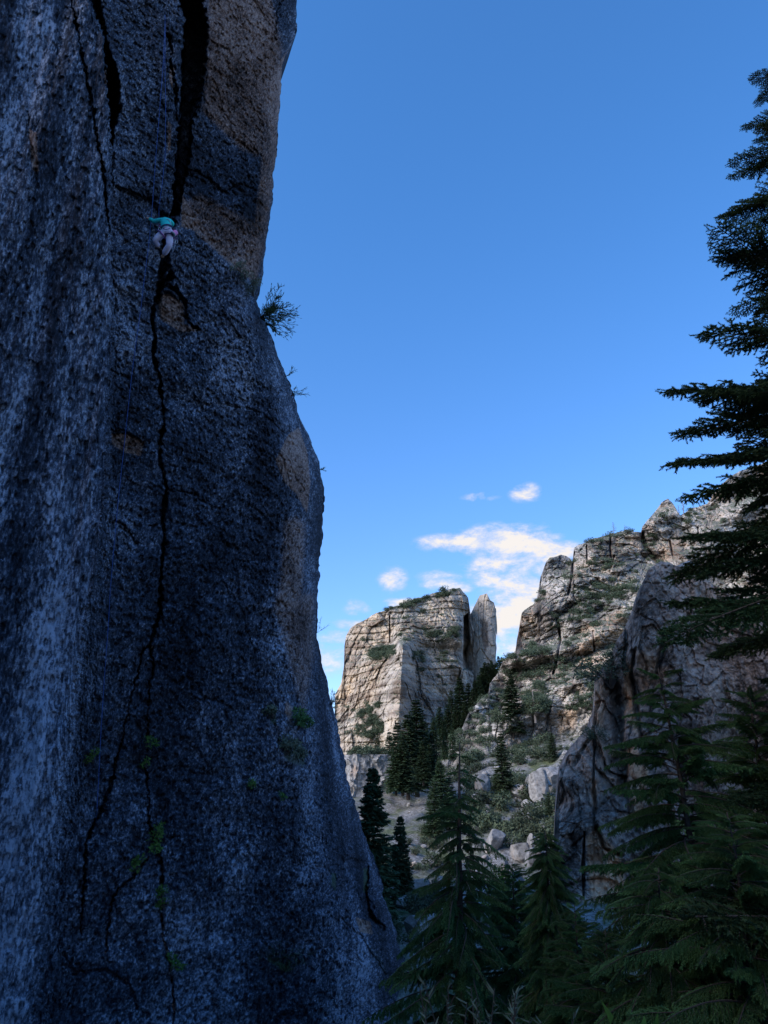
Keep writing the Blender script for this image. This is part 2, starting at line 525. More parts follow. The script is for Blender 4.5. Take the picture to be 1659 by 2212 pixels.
az = np.concatenate([np.linspace(-math.pi, -.55, 60)[:-1], np.linspace(-.55, .6, 460), np.linspace(.6, math.pi, 60)[1:]])
rr = np.concatenate([[0.02], np.geomspace(.6, 420, 330), np.geomspace(440, 4500, 24)])
RR, AA = np.meshgrid(rr, az, indexing='ij')
gx, gy = RR * np.sin(AA), RR * np.cos(AA)
gz = ground_z(gx, gy)
gpx, gpy = project(np.stack([gx, np.maximum(gy, .3), gz], -1))
scree = np.zeros(gx.shape)
for poly in (z7((370, 790), (400, 720), (580, 600), (600, 590), (520, 700), (440, 780)), z7((440, 1520), (660, 1530), (700, 1700), (480, 1740)), z7((1400, 1230), (1600, 1290), (1560, 1560), (1430, 1500)),
             z7((900, 870), (1000, 880), (960, 960), (850, 900))):
    scree = np.maximum(scree, sstep(-4, 3, poly_sd(gpx, gpy, poly)))
scree *= (gy > 5)
gme = mesh_from('ground', np.stack([gx, gy, gz], -1), grid_faces(len(rr), len(az))[:, ::-1], True, [M_ground])
attr(gme, 'scree', scree)
tag(obj('ground', gme), 'grey scree and thin grass sloping through the canyon floor', kind='structure')

# ------------------------------------------------------------------ the near cliff on the left
EDGE = [(297, -600), (297, -60), (297, 5), (295, 35), (283, 68), (277, 130), (275, 165), (270, 220), (263, 270), (257, 300), (264, 320), (274, 345), (285, 372), (299, 415), (311, 440), (319, 462), (323, 488),
        (322, 540), (319, 590), (317, 640), (322, 665), (331, 700), (341, 745), (350, 785), (363, 830), (376, 868), (388, 905), (397, 935), (405, 962), (407, 1000), (410, 1040), (430, 1300)]
CORNER = z2((400, -2500), (440, 0), (515, 180), (530, 400), (547, 600), (555, 760), (548, 900), (552, 1160)) + z3((560, 40), (570, 300), (552, 560), (550, 800), (540, 1000), (528, 1200), (508, 1400), (480, 1600)) \
    + z4((365, 150), (350, 300), (330, 500), (308, 700), (280, 900), (250, 1100), (228, 1400), (195, 1763), (150, 2600))
_ex = np.array([p[0] for p in EDGE]); _ey = np.array([p[1] for p in EDGE])
_cx = np.array([p[0] for p in CORNER]); _cy = np.array([p[1] for p in CORNER])
NR = np.array([.707, -.707, 0.0]); NL = np.array([.50, -.866, 0.0])
P0 = at(172, 232, 18.5)
PC = P0 + np.array([-.707, -.707, 0]) * 1.4
CL = NL @ (PC - EYE) + 1.0
CR = NR @ (P0 - EYE)
CHIMNEY = z2((885, -400), (885, 0), (920, 100), (905, 280), (900, 500), (880, 700), (870, 850), (857, 1000), (850, 1080), (893, 1080), (912, 950), (950, 780), (960, 600), (1015, 450), (1040, 150), (1010, 0), (990, -400))
GAP = z2((430, -400), (455, 0), (518, 180), (530, 400), (545, 600), (553, 760), (566, 680), (600, 520), (594, 400), (535, 200), (500, 0), (470, -400))
SLAB_TOP = z2((893, 1090), (925, 1170), (1000, 1150), (1080, 1260), (1200, 1350), (1275, 1425), (1400, 1480), (1800, 900), (1800, -900), (1030, -900), (1030, 0), (1040, 150), (1015, 450), (960, 600), (950, 780), (912, 950))
CRACKS = [  # polyline, half widths in px, depth in m
    (z3((835, -20), (825, 0), (775, 80), (757, 180), (770, 280), (766, 380), (795, 480), (810, 600), (815, 720), (801, 800), (800, 880), (815, 960), (830, 1030), (820, 1100), (815, 1200), (820, 1300), (806, 1400), (800, 1500), (798, 1650)),
     [6, 6, 3.4, 2.2, 2.0, 2.6, 2.0, 1.7, 1.7, 1.9, 2.2, 1.9, 2.4, 2.2, 1.7, 1.7, 1.7, 1.9, 1.6], .9),
    (z2((853, 1080), (840, 1180), (820, 1290), (800, 1400), (780, 1500)), [4.5, 5, 6, 6.5, 6], 1.2),
    (z4((655, 0), (650, 80), (622, 180), (605, 240), (622, 300), (605, 400), (600, 480), (597, 600), (590, 720), (600, 850), (606, 960), (640, 1040), (655, 1150), (650, 1300), (665, 1420), (690, 1530), (700, 1620), (705, 1763)),
     [1.7, 2.0, 2.2, 1.8, 1.1, 1.0, 1.0, .8, .9, .8, .9, 2.2, 1.6, 1.1, 1.2, 1.0, 1.0, .9], .55),
    (z4((612, 235), (580, 235), (557, 340), (527, 450), (505, 560), (480, 660), (452, 780), (412, 900), (372, 960), (348, 1030), (340, 1200), (325, 1400)),
     [1.0, 1.1, .9, 1.0, .9, 1.1, 2.0, 2.3, 2.4, 2.4, 1.4, 1.0], .5),
    (z4((600, 1085), (555, 1150), (490, 1210), (452, 1270), (436, 1380), (430, 1470)), [.6, 1.1, 1.2, 1.1, .9, .7], .5),
    (z2((350, -60), (357, 30), (382, 130), (415, 300), (450, 500), (500, 780), (525, 930), (540, 1150)), [1.5, 1.4, 1.3, 1.3, 2.6, 1.6, 2.2, 1.6], .6),
    (z2((850, 300), (872, 420), (880, 560), (885, 640)), [1.3, 1.6, 1.6, 1.2], .6),
    (z2((835, 175), (850, 215), (855, 270)), [1.6, 2.4, 1.3], .5),
    (z2((780, 470), (805, 520), (840, 575)), [1.2, 1.6, 1.0], .35),
    (z2((565, 920), (640, 945), (720, 985), (785, 1035), (800, 1080)), [1.2, 1.3, 1.5, 1.9, 1.5], .45),
    (z3((845, 15), (880, 40), (920, 95), (930, 180), (960, 225), (1000, 243)), [2.0, 3.0, 3.2, 2.0, 2.2, 1.5], .6),
    (z3((545, 1192), (600, 1205), (640, 1250), (680, 1305)), [1.2, 1.8, 2.2, 1.2], .4),
    (z3((830, 1035), (900, 1045), (960, 1060), (1030, 1110)), [1.3, .9, 1.5, 1.2], .35),
    (z3((740, 1215), (780, 1222)), [1.4, 1.4], .35),
    (z3((555, 745), (620, 745), (660, 770)), [1.2, 1.8, 1.0], .35),
    (z4((790, 445), (900, 455)), [1.5, 1.6], .3),
    (z4((1490, 1130), (1480, 1250), (1500, 1330), (1560, 1380)), [1.0, 2.5, 3.5, 1.5], .6),
    (z4((1380, 1330), (1470, 1420), (1560, 1560), (1640, 1600)), [.8, 1.2, 1.4, 1.6], .3),
    (z4((260, 1480), (300, 1560), (420, 1540), (520, 1600), (560, 1700)), [2, 2, 2, 2.4, 2], .35),
    (z4((860, 1640), (890, 1763)), [2.5, 3.0], .4),
    (z2((135, 560), (150, 700), (170, 820), (185, 900)), [1.2, 2.0, 3.2, 1.2], .25),
    (z2((1020, 190), (1090, 235), (1160, 240)), [1.0, 1.4, .8], .3),
    (z2((1440, -40), (1380, 40), (1370, 200)), [1.2, 1.4, 1.2], .4),
]
CRACKS.append((z2((940, 840), (1040, 890), (1100, 960), (1200, 920), (1290, 950)), [1.0, 1.6, 2.2, 1.4, 1.0], .3))


CRACKS.append(([(x + 1.0, y) for x, y in CORNER if 150 < y < 600], [1.5] * len([1 for x, y in CORNER if 150 < y < 600]), .3))


def cliff_depth(px, py, jitter=True):
    """ray parameter of the cliff surface at pixels (world planes + carved joints + fractal relief)"""
    px = np.asarray(px, float); py = np.asarray(py, float)
    r = ray(px, py)
    tR = CR / (r @ NR)
    den = r @ NL
    tL = CL / np.minimum(den, -.05)
    q = np.stack([px * .09, py * .09, np.zeros_like(px)], -1)
    jx = fbm(q * 3.0, 4, 71, .6) * 3.4 if jitter else 0
    jy = fbm(q * 3.0, 4, 83, .6) * 3.4 if jitter else 0
    X, Y = px + jx, py + jy
    cx = np.interp(py, _cy, _cx)
    soft = np.interp(py, [0, 350, 560, 700, 1024], [1.5, 2.5, 6, 14, 22])
    mR = sstep(-1, 1, (X - cx) / soft)
    t = tL + (tR - tL) * mR
    rl = np.linalg.norm(r, axis=-1)
    P = EYE + r * t[..., None]
    dep = np.zeros(px.shape)
    # broad swells and the rough pitted skin
    swell = fbm(P * np.array([.28, .28, .16]), 3, 11)
    flute = fbm(P * np.array([1.3, 1.3, .13]), 3, 21)
    mid = fbm(P * np.array([1.1, 1.1, .9]), 4, 31, .55)
    dep += .55 * swell + (1 - mR) * .60 * flute + mR * .20 * mid + (1 - mR) * .12 * mid
    # bedding that dips gently, seen as slanting grain
    bed = fbm((P @ np.array([[.5, .15, .1], [.1, .4, .3], [.2, .3, 3.2]])), 3, 41)
    dep += mR * .09 * bed
    zs = (3.6 * mR + 1.5 * (1 - mR))[..., None]
    Q = np.concatenate([P[..., :2] * 8.5, P[..., 2:] * zs * 2.2], -1)
    pit = fbm(Q, 3, 51, .62)
    dep += .10 * np.maximum(pit, -.25) + .09 * sstep(.16, .40, fbm(Q * 1.3 + 40, 2, 61)) + mR * blocky(P, 1.5, .16, 67, (1, 1, .8))[0] * .8
    # block right of the chimney stands back behind the lower slab
    dep += sstep(-1.0, 1.5, poly_sd(X, Y, SLAB_TOP)) * 1.0
    # chimneys and joints
    dep += sstep(-.8, 2.2, poly_sd(X, Y, CHIMNEY)) * 6.5
    dep += sstep(-.8, 2.0, poly_sd(X, Y, GAP)) * 4.5
    for pts, wd, dd in CRACKS:
        xs = [p[0] for p in pts]; ys = [p[1] for p in pts]
        sel = (px > min(xs) - 15) & (px < max(xs) + 15) & (py > min(ys) - 15) & (py < max(ys) + 15)
        if not sel.any(): continue
        d, w_ = polyline_d(X[sel], Y[sel], pts, wd)
        vary = .95 + .75 * fbm(np.stack([px[sel] * .11, py[sel] * .11, px[sel] * 0], -1), 3, 91)
        dep[sel] += dd * (1.0 if dd >= .5 else .55) * sstep(1.15, .30, d / (w_ * np.clip(vary, .25, 1.7)))
    # slab below the ledge line and the flake under the climber
    dep += .22 * sstep(-1, 1.5, poly_sd(X, Y, z2((560, 925), (640, 950), (720, 990), (790, 1045), (850, 1080), (840, 1180), (560, 1250), (560, 1000)))) 
    dep += .30 * sstep(-1.5, 1.5, poly_sd(X, Y, z3((785, 75), (830, 40), (900, 90), (925, 200), (860, 215), (775, 190))))
    dep += .18 * sstep(-1.5, 1.5, poly_sd(X, Y, z3((555, 755), (640, 760), (720, 800), (700, 870), (620, 850), (560, 800))))
    dep += .35 * sstep(-2, 4, poly_sd(X, Y, z4((1370, 1080), (1490, 1100), (1530, 1370), (1440, 1370), (1390, 1250))))
    # rounding over to the edge
    e = np.interp(py, _ey, _ex)
    wdt = np.interp(py, [-200, 0, 250, 330, 450, 600, 700, 850, 1024], [26, 26, 16, 22, 48, 42, 60, 85, 110])
    Rr = np.interp(py, [-200, 0, 250, 330, 450, 600, 700, 850, 1024], [2.2, 2.2, 1.8, 2.2, 4.5, 4.5, 5.5, 7.0, 8.0])
    qq = np.clip((e - px) / wdt, 0, 1)
    dep += Rr * (1 - np.sqrt(np.clip(1 - (1 - qq) ** 2.2, 0, 1)))
    return t + dep / rl


def cliff_point(px, py, off=0.0):
    t = cliff_depth(np.array([px], float), np.array([py], float))[0]
    r = ray(px, py)
    return EYE + r * (t - off / np.linalg.norm(r))


rows = np.concatenate([np.linspace(-420, -8, 60)[:-1], np.linspace(-8, 1032, 1060), np.linspace(1032, 1300, 30)[1:]])
ncol_off, ncol_in, ncol_back, ncol_ext = 26, 440, 16, 10
fr = np.linspace(0, 1, ncol_in) ** 0.93
PX = np.zeros((len(rows), ncol_off + ncol_in)); PY = np.repeat(rows[:, None], PX.shape[1], 1)
e = np.interp(rows, _ey, _ex)
e = e + fbm(np.stack([rows * .05, rows * 0, rows * 0], -1), 4, 3, .6) * 2.2
_st = rows * .075 + fbm(np.stack([rows * .02, rows * 0, rows * 0], -1), 2, 8) * 2
e = e + (_hash(np.floor(_st), np.floor(_st) * 0, np.floor(_st) * 0, 44) - .5) * 2.6 * sstep(0, .25, _st - np.floor(_st)) * sstep(1, .75, _st - np.floor(_st))
PX[:, :ncol_off] = np.linspace(-520, -14, ncol_off)[None, :]
PX[:, ncol_off:] = -10 + (e[:, None] + 10) * fr[None, :]
T = cliff_depth(PX, PY)
CP3 = EYE + ray(PX, PY) * T[..., None]
edge = CP3[:, -1]
bk = (np.linspace(0, 1, ncol_back + 1)[1:] ** 1.8) * 30.0
BK = edge[:, None, :] + bk[None, :, None] * np.array([-.42, .90, 0.0])
BK += fbm(BK * .5, 3, 7)[..., None] * np.array([-.6, 0, 0]) * np.minimum(1, bk / 4)[None, :, None]
lft = CP3[:, 0]
ex = np.linspace(1, 0, ncol_ext + 1)[:-1]
tgt = np.stack([np.full(len(rows), -24.0), np.full(len(rows), -75.0), lft[:, 2]], -1)
EX = lft[:, None, :] + (tgt - lft)[:, None, :] * ex[None, :, None]
EX += fbm(EX * .2, 3, 19)[..., None] * np.array([.9, 0, 0])
ALL = np.concatenate([EX, CP3, BK], 1)
nr_, nc_ = ALL.shape[:2]
def full(a, lo=0.0, hi=0.0): return np.concatenate([np.full((nr_, ncol_ext), lo), a, np.full((nr_, ncol_back), hi)], 1)
cxg = np.interp(PY, _cy, _cx)
softg = np.interp(PY, [0, 350, 560, 700, 1024], [2, 4, 10, 24, 40])
streak = 1 - sstep(-1, 1, (PX - cxg) / softg)
tan = np.zeros(PX.shape)
for poly, a, s in ((z3((1375, 890), (1440, 760), (1490, 730), (1530, 850), (1545, 1000), (1530, 1150), (1480, 1060), (1420, 1000)), 1.0, 4), (z3((1400, 1180), (1480, 1150), (1540, 1200), (1520, 1659), (1340, 1659), (1380, 1500)), .50, 9),
                   (z4((1090, 60), (1180, 0), (1290, 0), (1290, 280), (1240, 560), (1200, 480), (1120, 180)), .46, 10), (z3((785, 75), (840, 60), (915, 110), (920, 215), (1010, 245), (900, 250), (800, 190)), .85, 4),
                   (z3((555, 760), (640, 760), (720, 800), (700, 870), (620, 850), (560, 810)), .95, 4), (z2((1010, -300), (1370, -300), (1370, 0), (1420, 250), (1370, 500), (1330, 800), (1200, 760), (1000, 560), (1020, 200)), .58, 10),
                   (z2((1340, 350), (1440, 240), (1385, 800), (1320, 1250), (1280, 1420), (1180, 1330), (1260, 1150), (1300, 800)), .66, 6), (z2((905, 960), (930, 1000), (1060, 1180), (1200, 1300), (1280, 1420), (1180, 1350), (1060, 1240), (960, 1150), (900, 1130)), .72, 4),
                   (z2((900, 1000), (1000, 950), (1290, 1100), (1300, 1250), (1250, 1380), (1050, 1220)), .50, 8), (z2((845, 330), (870, 340), (860, 440), (845, 400)), .9, 2), (z2((140, 640), (185, 660), (195, 860), (160, 850)), .7, 3),
                   (z2((835, 600), (855, 620), (850, 750), (835, 760)), .8, 2), (z4((1440, 1330), (1500, 1350), (1510, 1400), (1460, 1390)), 1.0, 2), (z2((520, 350), (530, 350), (532, 420), (522, 420)), .9, 1.5),
                   (z4((1155, 450), (1190, 480), (1180, 560), (1150, 500)), .6, 3)):
    tan = np.maximum(tan, a * sstep(-s, s, poly_sd(PX, PY, poly)))
moss = np.zeros(PX.shape)
for poly, a, s in ((z4((1090, 490), (1120, 490), (1125, 560), (1090, 550)), .7, 3), (z4((1140, 630), (1240, 660), (1240, 730), (1150, 700)), .75, 4), (z4((1320, 700), (1460, 800), (1560, 1150), (1400, 1000)), .28, 10),
                   (z4((1340, 1150), (1365, 1150), (1360, 1230), (1340, 1200)), .9, 2), (z4((1470, 1130), (1495, 1130), (1490, 1240), (1470, 1230)), .9, 2), (z4((1080, 1480), (1200, 1540), (1160, 1560), (1080, 1510)), .8, 3),
                   (z4((1480, 1400), (1560, 1500), (1580, 1600), (1500, 1500)), .5, 4), (z2((1180, 1340), (1280, 1430), (1270, 1500), (1200, 1420)), .6, 4)):
    moss = np.maximum(moss, a * sstep(-s, s, poly_sd(PX, PY, poly)))
stain_shade = np.zeros(PX.shape)     # black water marks, a darker foot, and shade painted over the mid right face
for poly, a, s in ((z2((950, 850), (1290, 900), (1290, 1150), (1150, 1180), (960, 1000)), .8, 12), (z2((1380, 0), (1480, 0), (1470, 150), (1380, 150)), 1.0, 5), (z2((0, 0), (60, 0), (90, 400), (0, 500)), .7, 8),
                   (z3((1150, 0), (1280, 200), (1480, 600), (1300, 900), (1100, 300)), .6, 20), (z3((1250, 900), (1390, 1000), (1380, 1450), (1280, 1600)), .6, 10),
                   (z4((0, 1763), (300, 1763), (900, 1763), (1500, 1763), (1400, 1560), (800, 1540), (250, 1480)), .35, 15)):
    stain_shade = np.maximum(stain_shade, a * sstep(-s, s, poly_sd(PX, PY, poly)))
Q = CP3 * np.array([1, 1, 1.0])
zs = np.where(streak > .5, .40, 1.0)[..., None] * 1.0
Qs = np.concatenate([CP3[..., :2] * 1.25, CP3[..., 2:] * (1.0 - .62 * streak[..., None])], -1)
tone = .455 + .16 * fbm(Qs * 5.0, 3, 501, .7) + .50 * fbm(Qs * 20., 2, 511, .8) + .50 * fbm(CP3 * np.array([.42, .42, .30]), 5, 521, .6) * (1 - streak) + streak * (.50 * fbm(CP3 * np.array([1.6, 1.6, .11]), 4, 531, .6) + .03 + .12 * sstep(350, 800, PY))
tone += .10 * sstep(-30, 40, PX - np.interp(PY, [600, 700, 850, 1024], [330, 300, 310, 330])) * sstep(600, 720, PY) + .12 * fbm(CP3 * np.array([1.2, 1.2, .8]), 3, 541) - .16 * stain_shade  # lower right flank paler: sky light on the turned face, painted into the tone
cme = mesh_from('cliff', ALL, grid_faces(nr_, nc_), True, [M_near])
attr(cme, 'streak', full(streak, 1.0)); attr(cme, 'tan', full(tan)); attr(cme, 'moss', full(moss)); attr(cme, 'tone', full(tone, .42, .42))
tag(obj('cliff', cme), 'tall dark limestone climbing wall with a long vertical crack and streaked left side', kind='structure')


# ------------------------------------------------------------------ rock sheets further off
class Sheet:
    pass


def rbf_px(ctrl):
    c = np.array(ctrl, float)
    d = np.hypot(c[:, None, 0] - c[None, :, 0], c[:, None, 1] - c[None, :, 1])
    A = np.zeros((len(c) + 1,) * 2); A[:-1, :-1] = -d; A[-1, :-1] = 1; A[:-1, -1] = 1
    w = np.linalg.solve(A, np.append(c[:, 2], 0))
    def f(px, py):
        o = np.full(px.shape, w[-1])
        for k in range(len(c)): o -= w[k] * np.sqrt((px - c[k, 0]) ** 2 + (py - c[k, 1]) ** 2 + 4.0)
        return o
    return f


def rock_sheet(name, top, bottom, x0, x1, nx, ny, depth, relief, mat, label, back=40.0, tan=None, rough_top=2.0, seed=0, smooth=False, bend=3.0, tan_scale=1.0):
    """a rock mass: front relief between two outlines, closed by a top and two flanks that run back"""
    tx = np.array([p[0] for p in top]); ty = np.array([p[1] for p in top])
    bx = np.array([p[0] for p in bottom]); by = np.array([p[1] for p in bottom])
    xs = np.linspace(x0, x1, nx)
    yt = np.interp(xs, tx, ty)
    yt = yt + fbm(np.stack([xs * .12, xs * 0 + seed, xs * 0], -1), 4, seed, .6) * rough_top
    yb = np.interp(xs, bx, by)
    v = np.linspace(0, 1, ny)
    PX = np.repeat(xs[None, :], ny, 0)
    PY = yt[None, :] + (yb - yt)[None, :] * v[:, None]
    D = depth(PX, PY)
    P = at(PX, PY, D)
    view = P - EYE; hz = view.copy(); hz[..., 2] = 0; hz /= np.linalg.norm(hz, axis=-1, keepdims=True)
    off, tone = relief(P, PX, PY)
    # round the rim so that it does not end in a knife edge
    rim = np.exp(-((PY - yt[None, :]) / bend)) * .5 + np.exp(-((PX - x0) / bend)) * .5 + np.exp(-((x1 - PX) / bend)) * .5
    P = P + hz * (off + rim * back * .06)[..., None] * (np.linalg.norm(view, axis=-1) / np.hypot(view[..., 0], view[..., 1]))[..., None] ** 0
    # keep it on its own pixel ray: recompute from distance
    D2 = np.hypot(P[..., 0] - EYE[0], P[..., 1] - EYE[1])
    P = at(PX, PY, D2)
    nb = 7
    bt = (np.linspace(0, 1, nb + 1)[1:] ** 1.5)
    TOP = P[0][None] + hz[0][None] * (bt * back)[::-1, None, None]
    TOP[..., 2] += (fbm(TOP * .12, 3, seed + 5) * 1.5 - .15 * back * (bt[::-1] ** 2)[:, None])
    G1 = np.concatenate([TOP, P], 0)
    h1 = np.concatenate([np.repeat(hz[0][None], nb, 0), hz], 0)
    L_ = G1[:, :1] + h1[:, :1] * (bt * back)[::-1][None, :, None]
    R_ = G1[:, -1:] + h1[:, -1:] * (bt * back)[None, :, None]
    for S_, n_ in ((L_, seed + 31), (R_, seed + 37)):
        S_ += fbm(S_ * .2, 3, n_)[..., None] * np.array([1.0, 0, 0]) * .8
    G2 = np.concatenate([L_, G1, R_], 1)
    me = mesh_from(name, G2, grid_faces(*G2.shape[:2]), smooth, [mat])
    tv = np.zeros(G2.shape[:2]); nv = tv + .4
    nv[nb:, nb:-nb] = tone
    tv[nb:, nb:-nb] = (tan(PX, PY) if tan is not None else 0) + .55 * fbm(P * np.array([.11, .11, .04]) * tan_scale, 4, seed + 71, .6)
    attr(me, 'tan', tv); attr(me, 'tone', nv)
    o = tag(obj(name, me), label, kind='structure')
    s = Sheet(); s.P = P; s.PX = PX; s.PY = PY; s.o = o
    du = np.gradient(P, axis=1); dv = np.gradient(P, axis=0)
    n = np.cross(dv, du); n /= np.linalg.norm(n, axis=-1, keepdims=True) + 1e-9
    n[(n * view).sum(-1) > 0] *= -1
    s.N = n
    return s


def pick(s, px, py):
    k = np.argmin((s.PX - px) ** 2 + (s.PY - py) ** 2)
    return s.P.reshape(-1, 3)[k]


def strata(P, thick, amp, seed):
    z = P[..., 2] / thick + fbm(P * .03, 3, seed) * 1.2
    k = np.floor(z); f = z - k
    h = _hash(k, k * 0, k * 0, seed)
    return amp * (h - .5) + amp * .5 * sstep(.14, 0, np.minimum(f, 1 - f)), h - .5


def terraces(P, period, k, seed, frac=.62, warp=.5, tilt=0.0):
    q = (P[..., 2] - tilt * P[..., 0]) / period + fbm(P * .022, 3, seed) * warp
    f = q - np.floor(q)
    return k * period * (np.floor(q) + sstep(frac, 1.0, f) - q)


# the butte
B_TOP = z5((85, 1520), (91, 1480), (93, 1360), (130, 1290), (150, 1170), (141, 1120), (160, 1000), (187, 950), (250, 915), (330, 870), (430, 830), (560, 785), (700, 740), (830, 708), (865, 703), (882, 730), (915, 770), (927, 850), (935, 900), (948, 960))
b_depth = rbf_px([(*z5(q[:2])[0], q[2]) for q in ((100, 1400, 262), (130, 1200, 266), (170, 960, 272), (300, 1000, 262), (430, 900, 266), (600, 850, 268), (860, 760, 270), (920, 800, 276), (430, 1040, 260), (330, 1130, 254), (240, 1300, 250),
                                              (400, 1200, 240), (505, 1060, 234), (500, 1300, 226), (480, 1540, 220), (600, 1100, 246), (650, 1300, 242), (760, 1100, 256), (780, 1400, 246), (870, 1200, 250), (870, 950, 262), (880, 1050, 256), (650, 950, 262),
                                              (930, 950, 274), (945, 1200, 280), (915, 1100, 276), (200, 1600, 238), (400, 1560, 228), (150, 1750, 235), (600, 1600, 232), (800, 1600, 240), (450, 1900, 225))])


def b_relief(P, px, py):
    a1, t1 = blocky(P, 6.5, 2.6, 101, (1, 1, .16), .25); a2, t2 = blocky(P, 2.6, 1.2, 111, (1, 1, .9), .12); a3, t3 = strata(P, 2.6, 1.4, 121)
    o = a1 + a2 + a3 + fbm(P * np.array([.10, .10, .02]), 4, 131) * 3.5 + fbm(P * .8, 3, 141) * 1.2 + 1.0 * (.5 - np.abs(fbm(P * np.array([.2, .2, .05]), 4, 149, .6)))
    tone = .45 + .12 * t1 + .22 * t2 + .12 * t3 + .30 * fbm(P * np.array([.25, .25, .06]), 4, 145) + .38 * fbm(P * np.array([.06, .06, .75]), 4, 147, .6)
    ch = poly_sd(px, py, z5((885, 880), (915, 860), (925, 1000), (948, 1210), (880, 1210), (878, 1100)))
    o += 16 * sstep(-.6, 1.6, ch)
    d, _ = polyline_d(px, py, z5((430, 880), (432, 1040)))
    o += 3.0 * sstep(1.2, .2, d)
    o += terraces(P, 26, .25, 151)
    # the prow: two facets meeting on an upright edge, below the main ledge
    rx = np.interp(py, [640, 660, 725, 760], [403, 402, 398.5, 396])
    o += (np.minimum(np.abs(px - rx), 15) * np.where(px > rx, .95, .55) - 8) * sstep(638, 652, py)
    return o, tone


def b_tan(px, py):
    t = .18 + .25 * sstep(470, 330, (px - 320) / .162) + .30 * sstep(-2, 3, poly_sd(px, py, z5((90, 1300), (260, 1100), (430, 950), (900, 760), (860, 900), (500, 1010), (350, 1400), (110, 1560))))
    t -= .45 * sstep(-3, 4, poly_sd(px, py, z5((500, 1180), (590, 1100), (740, 1180), (770, 1380), (700, 1480), (520, 1460))))
    return t


butte = rock_sheet('butte', B_TOP, [(330, 800), (400, 790), (500, 770)], B_TOP[0][0], B_TOP[-1][0], 330, 300, b_depth, b_relief, M_butte, 'flat-sided pale limestone butte with a sloping shrubby top across the canyon', 60, b_tan, 1.6, 1)

def s_relief(P, px, py):
    a1, t1 = blocky(P, 7, 1.8, 201, (1, 1, .3)); a2, t2 = blocky(P, 2.5, .8, 211)
    tone = .52 + .1 * t1 + .16 * t2 + .3 * fbm(P * np.array([.3, .3, .05]), 4, 241)
    tone -= .45 * sstep(-1.5, 1.5, poly_sd(px, py, z5((990, 900), (1035, 920), (1040, 1060), (1015, 1110), (1000, 1000))) + fbm(P * np.array([.6, .6, .08]), 3, 251) * 2)
    return a1 + a2 + fbm(P * .5, 3, 231) * .8, tone


S_TOP = z5((905, 1000), (915, 900), (940, 845), (960, 800), (985, 755), (1005, 748), (1030, 742), (1050, 782), (1074, 800), (1085, 840), (1088, 870), (1087, 1000), (1080, 1170))
spire = rock_sheet('rock_spire', S_TOP, [(465, 740), (500, 720)], S_TOP[0][0], S_TOP[-1][0], 70, 210, lambda px, py: 281 + (px - 480) * -.25 + (px - 481) ** 2 * .018 + (640 - py) * .03,
                   s_relief, M_butte, 'narrow pale rock spire split from the right end of the butte', 22, lambda px, py: px * 0 + .12, 1.2, 2)

# the hillside of stacked cliffs on the right
H_TOP = z6((-75, 1560), (-50, 1440), (0, 1390), (40, 1290), (100, 1225), (150, 1195), (155, 1140), (200, 1080), (232, 1003), (296, 957), (302, 900), (312, 845), (322, 790), (330, 752), (398, 702), (412, 668), (430, 560), (460, 482), (480, 456), (520, 448), (540, 436), (590, 455), (603, 480), (611, 402), (640, 380),
           (720, 350), (800, 325), (890, 303), (973, 320), (980, 285), (1030, 225), (1060, 190), (1082, 158), (1120, 138), (1150, 165), (1185, 225), (1240, 195), (1330, 160), (1370, 95), (1480, 0), (1659, -70), (1800, -110))
h_depth = rbf_px([(448, 770, 120), (458, 760, 118), (480, 720, 128), (520, 760, 118), (500, 680, 160), (480, 690, 145), (505, 640, 178), (535, 640, 178), (520, 600, 205), (545, 560, 215), (550, 530, 222), (580, 590, 195), (600, 545, 230), (600, 520, 236), (650, 500, 262), (670, 520, 245), (630, 560, 212),
                  (700, 490, 268), (768, 455, 280), (800, 440, 285), (600, 600, 190), (650, 600, 190), (600, 640, 165), (570, 680, 150), (600, 690, 142), (570, 720, 132), (560, 760, 116), (620, 760, 112), (768, 620, 190), (700, 700, 135), (800, 700, 135), (800, 800, 110), (540, 700, 140), (530, 735, 124), (460, 810, 110), (620, 820, 100), (720, 580, 210), (800, 560, 215)])


def h_relief(P, px, py):
    a1, t1 = blocky(P, 6, 2.6, 311, (1, 1, .35)); a2, t2 = blocky(P, 2.2, 1.6, 321, (1, 1, .7)); a3, t3 = blocky(P, 1.0, .8, 327); a4, t4 = strata(P, 2.2, .5, 331)
    o = terraces(P, 15, .95, 301, .5, 1.3, .45) + terraces(P, 5.0, .35, 303, .5, 1.6, .3) + a1 + a2 + a3 + a4 + fbm(P * np.array([.09, .09, .03]), 4, 341) * 8.0
    o += 3.2 * (.5 - np.abs(fbm(P * np.array([.16, .16, .10]), 5, 351, .6))) + fbm(P * .7, 3, 357) * 1.3
    tone = .48 + .14 * t1 + .22 * t2 + .22 * t3 + .08 * t4 + .50 * fbm(P * np.array([.2, .2, .12]), 4, 361)
    o = o * (1 - .6 * sstep(715, 755, py))
    for pts, w_, d_ in ((z6((810, 330), (805, 400), (812, 450)), 1.4, 5), (z6((680, 390), (682, 480)), 1.2, 4), (z6((605, 470), (600, 560), (580, 650)), 1.8, 6), (z6((520, 780), (540, 900), (500, 1080)), 2.0, 5), (z6((1280, 290), (1285, 340)), 1.2, 4), (z6((1130, 370), (1145, 440)), 1.5, 5),
                        (z6((980, 320), (1000, 400), (1060, 470)), 4, 6), (z6((715, 850), (720, 960)), 1.3, 3)):
        d, _ = polyline_d(px, py, pts); o += d_ * sstep(w_, .2, d)
    return o, tone


